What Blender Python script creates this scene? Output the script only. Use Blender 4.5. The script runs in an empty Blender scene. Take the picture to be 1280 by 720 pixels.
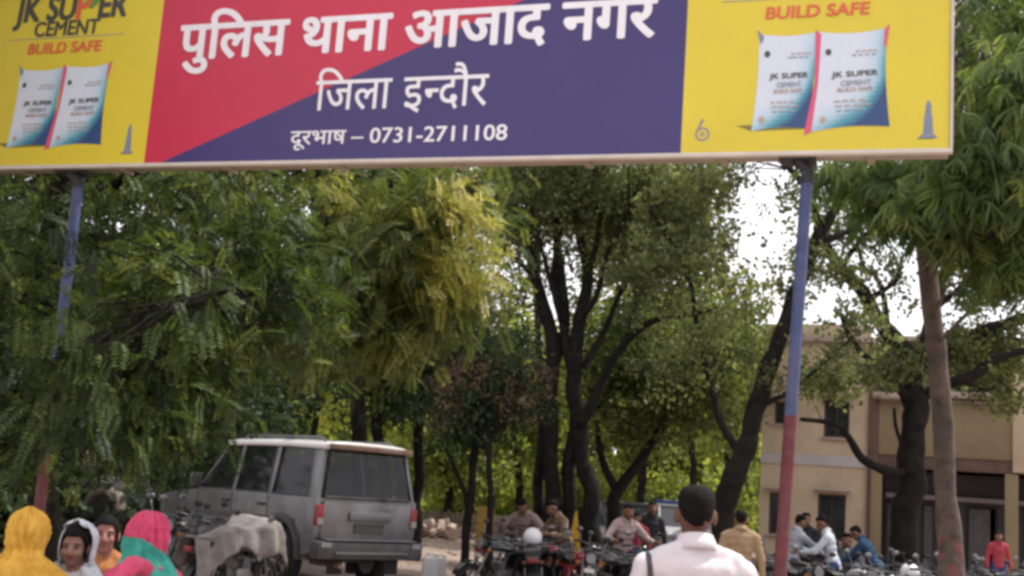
import bpy, bmesh, math, random
import numpy as np
from mathutils import Vector, Matrix, noise
R = math.radians
rnd = random.Random(7)
rng = np.random.default_rng(11)
SC = bpy.context.scene
COL = SC.collection

# ------------------------------------------------------------------ camera
CAM_H = 1.65
FPX = 1500.0
PITCH, ROLL = R(9.5), R(4.1)
_F = Vector((0, math.cos(PITCH), math.sin(PITCH)))
_R0 = Vector((1, 0, 0))
_U0 = Vector((0, -math.sin(PITCH), math.cos(PITCH)))
_R = _R0 * math.cos(ROLL) + _U0 * math.sin(ROLL)
_U = _U0 * math.cos(ROLL) - _R0 * math.sin(ROLL)
CAM_P = Vector((0, 0, CAM_H))
cam_d = bpy.data.cameras.new('camera')
cam = bpy.data.objects.new('camera', cam_d)
COL.objects.link(cam)
cam.matrix_world = Matrix(((_R.x, _U.x, -_F.x, 0), (_R.y, _U.y, -_F.y, 0), (_R.z, _U.z, -_F.z, CAM_H), (0, 0, 0, 1)))
cam_d.sensor_width = 36
cam_d.lens = FPX / 1280 * 36
cam_d.clip_start = 0.1
cam_d.clip_end = 2000
SC.camera = cam

# ------------------------------------------------------------------ sky, sun, exposure
SUN_EL, SUN_AZ = R(60), R(62)          # azimuth clockwise from +Y: from the right, a little beyond the board
w = bpy.data.worlds.new('World')
SC.world = w
w.use_nodes = True
nt = w.node_tree
bg = nt.nodes['Background']
sky = nt.nodes.new('ShaderNodeTexSky')
sky.sky_type = 'NISHITA'
sky.sun_disc = False
sky.sun_elevation = SUN_EL
sky.sun_rotation = SUN_AZ
sky.dust_density = 4.0
sky.air_density = 1.2
# thin white cloud sheet over the whole sky
tc = nt.nodes.new('ShaderNodeTexCoord')
cn = nt.nodes.new('ShaderNodeTexNoise')
cn.inputs['Scale'].default_value = 3.0
cn.inputs['Detail'].default_value = 5
cr = nt.nodes.new('ShaderNodeMapRange')
cr.inputs['From Min'].default_value = 0.3
cr.inputs['From Max'].default_value = 0.65
cr.inputs['To Min'].default_value = 0.72
cr.inputs['To Max'].default_value = 0.95
mx = nt.nodes.new('ShaderNodeMixRGB')
mx.inputs['Color2'].default_value = (11.5, 11.2, 11.6, 1)
nt.links.new(tc.outputs['Generated'], cn.inputs['Vector'])
nt.links.new(cn.outputs['Fac'], cr.inputs['Value'])
nt.links.new(cr.outputs['Result'], mx.inputs['Fac'])
nt.links.new(sky.outputs['Color'], mx.inputs['Color1'])
nt.links.new(mx.outputs['Color'], bg.inputs['Color'])
bg.inputs['Strength'].default_value = 0.085

sd = bpy.data.lights.new('sun', 'SUN')
sun = bpy.data.objects.new('sun', sd)
COL.objects.link(sun)
sd.energy = 3.2
sd.angle = R(0.6)
sd.color = (1.0, 0.95, 0.87)
_s = Vector((math.sin(SUN_AZ) * math.cos(SUN_EL), math.cos(SUN_AZ) * math.cos(SUN_EL), math.sin(SUN_EL)))
sun.rotation_euler = _s.to_track_quat('Z', 'Y').to_euler()

SC.view_settings.view_transform = 'Standard'
SC.view_settings.look = 'None'
SC.view_settings.exposure = 0.7
SC.view_settings.gamma = 1.0
SC.render.engine = 'CYCLES'
SC.cycles.max_bounces = 6
SC.cycles.transparent_max_bounces = 8
SC.cycles.pixel_filter_type = 'BLACKMAN_HARRIS'
SC.cycles.filter_width = 3.3            # soft lens of the phone

# ------------------------------------------------------------------ helpers
def ray(x, y):
    return _F * FPX + _R * (x - 640) + _U * (360 - y)
def P(x, y, D):
    """the point at world depth D (metres along +Y) seen at photo pixel x, y"""
    d = ray(x, y)
    return CAM_P + d * (D / d.y)
def ss(a, b, t):
    t = max(0.0, min(1.0, (t - a) / (b - a)))
    return t * t * (3 - 2 * t)
def gz(x, y):
    """height of the ground"""
    left = 1 - ss(-2.2, -0.2, x)
    near = 1 - ss(7.5, 12.5, y)
    z = -0.16 * left * near * ss(1.5, 4.0, y)
    z += 0.16 * (1 - ss(-1.5, 1.5, x)) * ss(10.5, 14.5, y)
    return z

def tag(o, label=None, cat=None, group=None, kind=None):
    if label: o['label'] = label
    if cat: o['category'] = cat
    if group: o['group'] = group
    if kind: o['kind'] = kind
    return o
def link(name, me, mat=None, parent=None, smooth=False):
    o = bpy.data.objects.new(name, me)
    COL.objects.link(o)
    if mat is not None and len(me.materials) == 0:
        me.materials.append(mat)
    if parent is not None: o.parent = parent
    if smooth:
        me.polygons.foreach_set('use_smooth', [True] * len(me.polygons))
    return o
def empty(name, loc, rz=0.0, rot=None):
    o = bpy.data.objects.new(name, None)
    COL.objects.link(o)
    o.location = loc
    o.rotation_euler = rot if rot else (0, 0, rz)
    o.empty_display_size = 0.2
    return o
def copy_tree(o, parent=None):
    c = o.copy()
    COL.objects.link(c)
    c.parent = parent
    if parent is not None: c.matrix_parent_inverse = o.matrix_parent_inverse.copy()
    for ch in list(o.children):
        copy_tree(ch, c)
    return c

class MB:
    """collects shapes into one mesh"""
    def __init__(s, M=None):
        s.v = []; s.f = []; s.M = M
    def add(s, vs, fs, M=None):
        b = len(s.v)
        for p in vs:
            p = Vector(p)
            if M is not None: p = M @ p
            if s.M is not None: p = s.M @ p
            s.v.append(p)
        s.f += [tuple(b + i for i in f) for f in fs]
        return s
    def box(s, c, d, M=None, taper=1.0):
        x, y, z = d[0] / 2, d[1] / 2, d[2] / 2
        vs = []
        for k, t in ((-1, 1.0), (1, taper)):
            for a, b in ((-1, -1), (1, -1), (1, 1), (-1, 1)):
                vs.append((c[0] + a * x * t, c[1] + b * y * t, c[2] + k * z))
        return s.add(vs, [(3, 2, 1, 0), (4, 5, 6, 7), (0, 1, 5, 4), (1, 2, 6, 5), (2, 3, 7, 6), (3, 0, 4, 7)], M)
    def prism(s, poly, x0, x1, M=None, inset=0.0):
        """polygon in (y, z), extruded along x"""
        n = len(poly)
        vs = [(x0, p[0], p[1]) for p in poly] + [(x1, p[0], p[1]) for p in poly]
        fs = [tuple(range(n))[::-1], tuple(range(n, 2 * n))]
        fs += [(i, (i + 1) % n, n + (i + 1) % n, n + i) for i in range(n)]
        return s.add(vs, fs, M)
    def tube(s, pts, rad, n=8, M=None, caps=True, flat=1.0):
        pts = [Vector(p) for p in pts]
        if not hasattr(rad, '__len__'): rad = [rad] * len(pts)
        vs = []; fs = []
        up = None
        for i, p in enumerate(pts):
            a = pts[max(0, i - 1)]; b = pts[min(len(pts) - 1, i + 1)]
            t = (b - a)
            if t.length < 1e-9: t = Vector((0, 0, 1))
            t.normalize()
            if up is None:
                up = Vector((0, 0, 1)) if abs(t.z) < 0.9 else Vector((1, 0, 0))
            sx = t.cross(up)
            if sx.length < 1e-5: sx = t.orthogonal()
            sx.normalize()
            up = sx.cross(t).normalized()
            for k in range(n):
                q = 2 * math.pi * k / n
                vs.append(p + sx * (math.cos(q) * rad[i]) + up * (math.sin(q) * rad[i] * flat))
        for i in range(len(pts) - 1):
            for k in range(n):
                k2 = (k + 1) % n
                fs.append((i * n + k, i * n + k2, (i + 1) * n + k2, (i + 1) * n + k))
        if caps:
            fs.append(tuple(range(n))[::-1])
            fs.append(tuple(range((len(pts) - 1) * n, len(pts) * n)))
        return s.add(vs, fs, M)
    def ball(s, c, r, n=12, m=8, M=None, rot=None):
        if not hasattr(r, '__len__'): r = (r, r, r)
        c = Vector(c)
        vs = []
        def q(x, y, z):
            v = Vector((x * r[0], y * r[1], z * r[2]))
            if rot is not None: v = rot @ v
            return c + v
        vs.append(q(0, 0, -1))
        for i in range(1, m):
            t = -math.pi / 2 + math.pi * i / m
            for k in range(n):
                a = 2 * math.pi * k / n
                vs.append(q(math.cos(t) * math.cos(a), math.cos(t) * math.sin(a), math.sin(t)))
        vs.append(q(0, 0, 1))
        fs = []
        for k in range(n):
            fs.append((0, 1 + (k + 1) % n, 1 + k))
            fs.append((len(vs) - 1, 1 + (m - 2) * n + k, 1 + (m - 2) * n + (k + 1) % n))
        for i in range(m - 2):
            for k in range(n):
                k2 = (k + 1) % n
                fs.append((1 + i * n + k, 1 + i * n + k2, 1 + (i + 1) * n + k2, 1 + (i + 1) * n + k))
        return s.add(vs, fs, M)
    def torus(s, c, Rr, r, n=24, m=8, axis='x', M=None, ry=None, arc=(0, 2 * math.pi)):
        vs = []; fs = []
        ry = ry or r
        full = abs(arc[1] - arc[0] - 2 * math.pi) < 1e-6
        N = n if full else n + 1
        for i in range(N):
            a = arc[0] + (arc[1] - arc[0]) * i / n
            for k in range(m):
                b = 2 * math.pi * k / m
                rr = Rr + r * math.cos(b); h = ry * math.sin(b)
                if axis == 'x': p = (c[0] + h, c[1] + rr * math.cos(a), c[2] + rr * math.sin(a))
                elif axis == 'z': p = (c[0] + rr * math.cos(a), c[1] + rr * math.sin(a), c[2] + h)
                else: p = (c[0] + rr * math.cos(a), c[1] + h, c[2] + rr * math.sin(a))
                vs.append(p)
        for i in range(n if full else n):
            i2 = (i + 1) % N
            for k in range(m):
                k2 = (k + 1) % m
                fs.append((i * m + k, i2 * m + k, i2 * m + k2, i * m + k2))
        return s.add(vs, fs, M)
    def cyl(s, c, r, h, axis='z', n=16, M=None, r2=None):
        r2 = r if r2 is None else r2
        ax = {'x': Vector((1, 0, 0)), 'y': Vector((0, 1, 0)), 'z': Vector((0, 0, 1))}[axis]
        c = Vector(c)
        return s.tube([c - ax * h / 2, c + ax * h / 2], [r, r2], n, M)
    def mesh(s, name='mesh'):
        me = bpy.data.meshes.new(name)
        me.from_pydata([tuple(v) for v in s.v], [], s.f)
        return me
    def obj(s, name, mat, parent=None, smooth=False, bevel=0.0, seg=2, sharp=40):
        me = s.mesh(name)
        if bevel > 0:
            bm = bmesh.new(); bm.from_mesh(me)
            bmesh.ops.recalc_face_normals(bm, faces=bm.faces)
            es = [e for e in bm.edges if len(e.link_faces) == 2 and e.calc_face_angle(0) > R(30)]
            bmesh.ops.bevel(bm, geom=es, offset=bevel, segments=seg, affect='EDGES', profile=0.6, clamp_overlap=True)
            bm.to_mesh(me); bm.free()
            smooth = True
        o = link(name, me, mat, parent, smooth)
        if smooth:
            try: me.set_sharp_from_angle(angle=R(sharp))
            except Exception: pass
        return o

MATS = {}
def mat(name, col, rough=0.7, var=0.12, scale=4.0, bump=0.0, bscale=30.0, metal=0.0, spec=0.4, col2=None, dirt=0.0, coord='Object', emis=None, trans=0.0, coat=0.0):
    """procedural material: base colour broken up by noise, optional second colour in patches, fine bump"""
    if name in MATS: return MATS[name]
    m = bpy.data.materials.new(name); m.use_nodes = True
    t = m.node_tree; b = t.nodes['Principled BSDF']
    L = t.links.new
    tcn = t.nodes.new('ShaderNodeTexCoord')
    n1 = t.nodes.new('ShaderNodeTexNoise'); n1.inputs['Scale'].default_value = scale; n1.inputs['Detail'].default_value = 6; n1.inputs['Roughness'].default_value = 0.65
    L(tcn.outputs[coord], n1.inputs['Vector'])
    ramp = t.nodes.new('ShaderNodeValToRGB')
    ramp.color_ramp.elements[0].position = 0.33; ramp.color_ramp.elements[1].position = 0.68
    c2 = col2 if col2 else tuple(min(1, c * (1 + var)) for c in col)
    c1 = col if col2 else tuple(c * (1 - var) for c in col)
    ramp.color_ramp.elements[0].color = (*c1, 1); ramp.color_ramp.elements[1].color = (*c2, 1)
    L(n1.outputs['Fac'], ramp.inputs['Fac'])
    out = ramp.outputs['Color']
    if dirt > 0:
        n2 = t.nodes.new('ShaderNodeTexNoise'); n2.inputs['Scale'].default_value = scale * 0.6; n2.inputs['Detail'].default_value = 9; n2.inputs['Roughness'].default_value = 0.75
        n2.inputs['Distortion'].default_value = 0.6
        mp = t.nodes.new('ShaderNodeMapping'); mp.inputs['Location'].default_value = (3.1, 7.7, 1.3)
        L(tcn.outputs[coord], mp.inputs['Vector']); L(mp.outputs['Vector'], n2.inputs['Vector'])
        r2 = t.nodes.new('ShaderNodeMapRange'); r2.inputs['From Min'].default_value = 0.48; r2.inputs['From Max'].default_value = 0.72
        r2.inputs['To Min'].default_value = 0; r2.inputs['To Max'].default_value = dirt
        L(n2.outputs['Fac'], r2.inputs['Value'])
        mm = t.nodes.new('ShaderNodeMixRGB'); mm.inputs['Color2'].default_value = (0.16, 0.12, 0.09, 1)
        L(r2.outputs['Result'], mm.inputs['Fac']); L(out, mm.inputs['Color1']); out = mm.outputs['Color']
    L(out, b.inputs['Base Color'])
    b.inputs['Roughness'].default_value = rough
    b.inputs['Metallic'].default_value = metal
    b.inputs['Specular IOR Level'].default_value = spec
    if trans: b.inputs['Transmission Weight'].default_value = trans
    if coat: b.inputs['Coat Weight'].default_value = coat
    if emis:
        b.inputs['Emission Color'].default_value = (*emis[:3], 1); b.inputs['Emission Strength'].default_value = emis[3]
    if bump > 0:
        n3 = t.nodes.new('ShaderNodeTexNoise'); n3.inputs['Scale'].default_value = bscale; n3.inputs['Detail'].default_value = 8
        L(tcn.outputs[coord], n3.inputs['Vector'])
        bp = t.nodes.new('ShaderNodeBump'); bp.inputs['Strength'].default_value = bump; bp.inputs['Distance'].default_value = 0.02
        L(n3.outputs['Fac'], bp.inputs['Height']); L(bp.outputs['Normal'], b.inputs['Normal'])
    MATS[name] = m
    return m
def glass(name, col=(0.02, 0.022, 0.025), alpha=0.6, rough=0.08):
    if name in MATS: return MATS[name]
    m = bpy.data.materials.new(name); m.use_nodes = True
    t = m.node_tree; b = t.nodes['Principled BSDF']
    b.inputs['Base Color'].default_value = (*col, 1); b.inputs['Roughness'].default_value = rough
    nz = t.nodes.new('ShaderNodeTexNoise'); nz.inputs['Scale'].default_value = 5
    mr = t.nodes.new('ShaderNodeMapRange'); mr.inputs['To Min'].default_value = alpha - 0.12; mr.inputs['To Max'].default_value = alpha + 0.12
    t.links.new(nz.outputs['Fac'], mr.inputs['Value']); t.links.new(mr.outputs['Result'], b.inputs['Alpha'])
    MATS[name] = m
    return m
def leaf_mat(name, dark, light, trans=0.45, tip=None):
    m = bpy.data.materials.new(name); m.use_nodes = True
    t = m.node_tree; L = t.links.new
    for n in list(t.nodes): t.nodes.remove(n)
    out = t.nodes.new('ShaderNodeOutputMaterial')
    at = t.nodes.new('ShaderNodeAttribute'); at.attribute_name = 'tone'
    rp = t.nodes.new('ShaderNodeValToRGB')
    rp.color_ramp.elements[0].color = (*dark, 1); rp.color_ramp.elements[1].color = (*light, 1)
    rp.color_ramp.elements[0].position = 0.1; rp.color_ramp.elements[1].position = 0.9
    if tip:
        rp.color_ramp.elements[1].position = 0.8
        e = rp.color_ramp.elements.new(0.97); e.color = (*tip, 1)
    L(at.outputs['Fac'], rp.inputs['Fac'])
    df = t.nodes.new('ShaderNodeBsdfDiffuse'); tr = t.nodes.new('ShaderNodeBsdfTranslucent')
    hs = t.nodes.new('ShaderNodeHueSaturation'); hs.inputs['Hue'].default_value = 0.485; hs.inputs['Saturation'].default_value = 1.1; hs.inputs['Value'].default_value = 1.35
    L(rp.outputs['Color'], df.inputs['Color']); L(rp.outputs['Color'], hs.inputs['Color']); L(hs.outputs['Color'], tr.inputs['Color'])
    m1 = t.nodes.new('ShaderNodeMixShader'); m1.inputs['Fac'].default_value = trans
    L(df.outputs['BSDF'], m1.inputs[1]); L(tr.outputs['BSDF'], m1.inputs[2])
    gl = t.nodes.new('ShaderNodeBsdfGlossy'); gl.inputs['Roughness'].default_value = 0.6; gl.inputs['Color'].default_value = (0.9, 0.95, 0.9, 1)
    m2 = t.nodes.new('ShaderNodeMixShader'); m2.inputs['Fac'].default_value = 0.025
    L(m1.outputs['Shader'], m2.inputs[1]); L(gl.outputs['BSDF'], m2.inputs[2])
    L(m2.outputs['Shader'], out.inputs['Surface'])
    MATS[name] = m
    return m
def mesh_np(name, V, Q, tone=None):
    """V (n,3), Q (m,4) quads, tone (m,)"""
    me = bpy.data.meshes.new(name)
    n, m = len(V), len(Q)
    me.vertices.add(n); me.vertices.foreach_set('co', np.ascontiguousarray(V, dtype=np.float32).ravel())
    me.loops.add(m * 4); me.loops.foreach_set('vertex_index', np.ascontiguousarray(Q, dtype=np.int32).ravel())
    me.polygons.add(m)
    me.polygons.foreach_set('loop_start', np.arange(0, m * 4, 4, dtype=np.int32))
    me.polygons.foreach_set('loop_total', np.full(m, 4, dtype=np.int32))
    me.update(calc_edges=True)
    if tone is not None:
        a = me.attributes.new('tone', 'FLOAT', 'FACE')
        a.data.foreach_set('value', np.ascontiguousarray(tone, dtype=np.float32))
    return me

# ------------------------------------------------------------------ ground
def build_ground():
    xs = sorted(set([-400, -200, -90, -50] + [x * 0.75 for x in range(-40, 61)] + [60, 90, 200, 400]))
    ys = sorted(set([-60, -20, -6] + [y * 0.75 for y in range(-4, 90)] + [75, 90, 130, 250, 700]))
    V = []; 
    for y in ys:
        for x in xs:
            z = gz(x, y)
            if abs(x) < 40 and -5 < y < 68: z += 0.035 * noise.noise(Vector((x * 0.5, y * 0.5, 0))) + 0.012 * noise.noise(Vector((x * 2, y * 2, 3)))
            V.append((x, y, z))
    W = len(xs)
    Fs = [(j * W + i, j * W + i + 1, (j + 1) * W + i + 1, (j + 1) * W + i) for j in range(len(ys) - 1) for i in range(W - 1)]
    me = bpy.data.meshes.new('ground'); me.from_pydata(V, [], Fs)
    m = mat('dusty_ground', (0.20, 0.145, 0.115), 0.95, scale=0.6, bump=0.7, bscale=14, col2=(0.33, 0.25, 0.21), dirt=0.6)
    tag(link('ground', me, m, smooth=True), kind='structure')
    # scattered stones and dry leaves
    mb = MB()
    for _ in range(1500):
        x = rnd.uniform(-12, 16); y = rnd.uniform(10, 45); s = rnd.uniform(0.015, 0.05)
        mb.ball((x, y, gz(x, y) + s * 0.2), (s * rnd.uniform(.8, 1.6), s, s * .6), 5, 3)
    tag(mb.obj('gravel', mat('gravel_stone', (0.3, 0.24, 0.2), 0.9, 0.3, 2.0)), 'loose stones scattered over the dusty ground', 'gravel', kind='stuff')
build_ground()
# ------------------------------------------------------------------ the name board on its two poles
BZ = 3.6                                   # height of the board's lower edge
def on_z(x, y, z):
    d = ray(x, y); return CAM_P + d * ((z - CAM_H) / d.z)
_b0 = on_z(180, 205.5, BZ); _b1 = on_z(1187, 187, BZ)
BU = (_b1 - _b0); BU.z = 0; BU.normalize()            # along the board, to the right
BN = Vector((-BU.y, BU.x, 0)).normalized()            # into the board, away from the viewer
def bst(x, y):
    """photo pixel -> (s, t) on the face of the board"""
    d = ray(x, y); k = (_b0 - CAM_P).dot(BN) / d.dot(BN)
    p = CAM_P + d * k - _b0
    return p.dot(BU), p.z
S0L = bst(0, 207)[0]
S_Y1 = 0.0; S_B1 = bst(851, 190)[0]; S_R = bst(1187, 187)[0]
S_L = -(S_R - S_B1)
BH = 1.52
DEP = 0.2
BM = Matrix(((BU.x, BN.x, 0, _b0.x), (BU.y, BN.y, 0, _b0.y), (0, 0, 1, BZ), (0, 0, 0, 1)))   # local: x along, y into, z up
board = empty('sign_board', BM @ Vector(((S_L + S_R) / 2, DEP / 2, 0)))
tag(board, 'long police station name board in red, purple and yellow spanning two poles', 'sign board')
MBI = Matrix.Translation(-board.location)
BT = MBI @ BM                                # board local -> parent local
def vinyl(name, c):
    return mat(name, c, 0.38, 0.07, 0.9, 0.35, 1.6, spec=0.4, dirt=0.05)
red_v = vinyl('red_vinyl', (0.56, 0.03, 0.075)); pur_v = vinyl('purple_vinyl', (0.052, 0.038, 0.16)); yel_v = vinyl('yellow_vinyl', (0.70, 0.57, 0.045))
white_v = vinyl('white_print', (0.86, 0.85, 0.9)); dk_v = vinyl('dark_print', (0.07, 0.07, 0.06)); rd_v = vinyl('red_print', (0.72, 0.13, 0.06)); grey_v = vinyl('grey_print', (0.25, 0.25, 0.28))
green_v = vinyl('green_print', (0.12, 0.3, 0.05)); bd_v = vinyl('blue_grey_print', (0.2, 0.24, 0.34)); pk_v = vinyl('pink_print', (0.7, 0.1, 0.2)); fold_v = vinyl('fine_text_print', (0.3, 0.36, 0.42)); tan_v = vinyl('tan_print', (0.5, 0.36, 0.3))
def poly_on(name, pts, m, off, parent=board, label=None, th=0.0):
    """flat polygon printed on the board: pts are (s, t)"""
    n = len(pts)
    me = bpy.data.meshes.new(name)
    me.from_pydata([tuple(BT @ Vector((s, -off, t))) for s, t in pts], [], [tuple(range(n))])
    o = link(name, me, m, parent)
    if label: o['label'] = label
    return o
# carcass of the box: sheet metal back and edges
steel = mat('galvanised_sheet', (0.36, 0.31, 0.25), 0.6, 0.15, 3.0, 0.1, 20, metal=0.2, dirt=0.4)
pale = mat('pale_edge_trim', (0.62, 0.56, 0.5), 0.5, 0.1, 5.0)
c = MB(BT)
c.box(((S_L + S_R) / 2, DEP / 2, BH / 2), (S_R - S_L - 0.004, DEP - 0.01, BH - 0.004))
c.obj('carcass', steel, board, bevel=0.004)
for nm, cc, dd in (('edge_trim', ((S_L + S_R) / 2, 0.004, -0.008), (S_R - S_L + 0.03, 0.05, 0.024)), ('edge_trim', ((S_L + S_R) / 2, 0.004, BH + 0.008), (S_R - S_L + 0.03, 0.05, 0.024)),
                   ('edge_trim', (S_L - 0.008, 0.004, BH / 2), (0.016, 0.05, BH - 0.01)), ('edge_trim', (S_R + 0.008, 0.004, BH / 2), (0.016, 0.05, BH - 0.01))):
    MB(BT).box(cc, dd).obj(nm, pale, board, bevel=0.003)
# underside battens
for k in range(8):
    s = S_L + (S_R - S_L) * (k + 0.5) / 8
    MB(BT).box((s, DEP / 2 + 0.015, -0.012), (0.04, DEP - 0.05, 0.02)).obj('batten', steel, board)
# printed panels
yl = [(S_L + .002, .006), (S_Y1, .006), (S_Y1, BH - .006), (S_L + .002, BH - .006)]
yr = [(S_B1, .006), (S_R - .002, .006), (S_R - .002, BH - .006), (S_B1, BH - .006)]
poly_on('yellow_panel', yl, yel_v, 0.0035, label='left yellow cement advertisement panel'); poly_on('yellow_panel', yr, yel_v, 0.0035, label='right yellow cement advertisement panel')
d0 = bst(202, 203); d1 = bst(655, 0)
sl = (d1[1] - d0[1]) / (d1[0] - d0[0])
s_lo = d0[0] - (d0[1] - 0.006) / sl; s_hi = d1[0] + (BH - .006 - d1[1]) / sl
t_hi = 0.006 + (S_B1 - s_lo) * sl           # where the slanting edge would meet the right yellow panel
if s_hi <= S_B1:
    rp = [(S_Y1, .006), (s_lo, .006), (s_hi, BH - .006), (S_Y1, BH - .006)]; pp = [(s_lo, .006), (S_B1, .006), (S_B1, BH - .006), (s_hi, BH - .006)]
else:
    rp = [(S_Y1, .006), (s_lo, .006), (S_B1, t_hi), (S_B1, BH - .006), (S_Y1, BH - .006)]; pp = [(s_lo, .006), (S_B1, .006), (S_B1, t_hi)]
poly_on('red_panel', rp, red_v, 0.0035)
poly_on('purple_panel', pp, pur_v, 0.0035)

def glyph_mesh(body, bold=0.0, shear=0.0):
    """letters as a mesh; bold strokes come from a few shifted copies, each a hair in front of the last"""
    me = glyph_mesh0(body)
    if bold <= 0: return me
    b = 1.0 * bold; sh = [(0, 0), (b, 0), (-b, 0), (0, b * .7), (0, -b * .7), (b * .7, b * .5), (-b * .7, -b * .5), (b * .7, -b * .5), (-b * .7, b * .5)]
    bm = bmesh.new()
    for i, (dx, dy) in enumerate(sh):
        tmp = me.copy()
        for v in tmp.vertices: v.co.x += dx; v.co.y += dy; v.co.z = i * .00025
        bm.from_mesh(tmp); bpy.data.meshes.remove(tmp)
    out = bpy.data.meshes.new('glyphs'); bm.to_mesh(out); bm.free()
    return out
def glyph_mesh0(body):
    cu = bpy.data.curves.new('t', 'FONT'); cu.body = body; cu.resolution_u = 4
    o = bpy.data.objects.new('t', cu); COL.objects.link(o)
    bpy.context.view_layer.update()
    me = bpy.data.meshes.new_from_object(o.evaluated_get(bpy.context.evaluated_depsgraph_get()))
    bpy.data.objects.remove(o); bpy.data.curves.remove(cu)
    return me
def bounds(me):
    a = np.array([v.co for v in me.vertices]); return a.min(0), a.max(0)
def merge_glyphs(items):
    """items: (mesh, x offset, clip_right or None) -> one bmesh mesh"""
    bm = bmesh.new()
    for me, dx, clip in items:
        b2 = bmesh.new(); b2.from_mesh(me)
        if clip is not None:
            bmesh.ops.bisect_plane(b2, geom=b2.verts[:] + b2.edges[:] + b2.faces[:], plane_co=(clip, 0, 0), plane_no=(1, 0, 0), clear_outer=True)
        for v in b2.verts: v.co.x += dx
        tmp = bpy.data.meshes.new('tmp'); b2.to_mesh(tmp); b2.free()
        bm.from_mesh(tmp); bpy.data.meshes.remove(tmp)
    me = bpy.data.meshes.new('glyphs'); bm.to_mesh(me); bm.free()
    return me
def put_text(name, me, s0, s1, t0, t1, m, off=0.006, ybase=None, parent=None, label=None, ref=None, slant=0.0):
    """stretch the glyph mesh so that its width spans s0..s1 and the reference rows ref=(y0, y1) map to t0, t1"""
    lo, hi = bounds(me)
    r0, r1 = ref if ref else (lo[1], hi[1])
    for v in me.vertices:
        s = s0 + (v.co.x - lo[0]) / (hi[0] - lo[0]) * (s1 - s0)
        t = t0 + (v.co.y - r0) / (r1 - r0) * (t1 - t0)
        v.co = BT @ Vector((s + slant * (t - t0), -off - v.co.z, t))
    o = link(name, me, m, parent or board)
    if label: o['label'] = label
    return o
# main Hindi line
a = bst(228, 27); b = bst(822, 20)
hl = bst(330, 27.5)[1]; bl = bst(318, 70)[1]
put_text('lettering', glyph_mesh('पुिलस थाना आजाद नगर', 0.028), a[0], b[0], bl, hl, white_v, label='large white Hindi line naming the police station', ref=(0.0, 0.62))
# second line: district
m1 = glyph_mesh('िजला', 0.006); m2 = glyph_mesh('इ', 0.006); na = glyph_mesh('न', 0.006); dau = glyph_mesh('दौर', 0.006)
lo1, hi1 = bounds(m1); lo2, hi2 = bounds(m2); lon, hin = bounds(na); lod, hid = bounds(dau)
x = hi1[0] + 0.3
items = [(m1, 0, None), (m2, x - lo2[0], None)]
x += (hi2[0] - lo2[0]) - 0.01
items.append((na, x - lon[0], hin[0] - 0.21)); x += hin[0] - 0.21 - lon[0] - 0.01
items.append((dau, x - lod[0], None))
g2 = merge_glyphs(items)
a = bst(397, 97); b = bst(612, 97)
put_text('lettering', g2, a[0], b[0], bst(500, 135)[1], bst(500, 98)[1], white_v, label='second white line naming the district', ref=(0.0, 0.62))
a = bst(365, 160); b = bst(635, 160)
put_text('lettering', glyph_mesh('दूरभाष – 0731-2711108', 0.014), a[0], b[0], bst(545, 177)[1], bst(545, 158)[1], white_v, label='small white telephone number line', ref=(0.0, 0.70))

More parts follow.
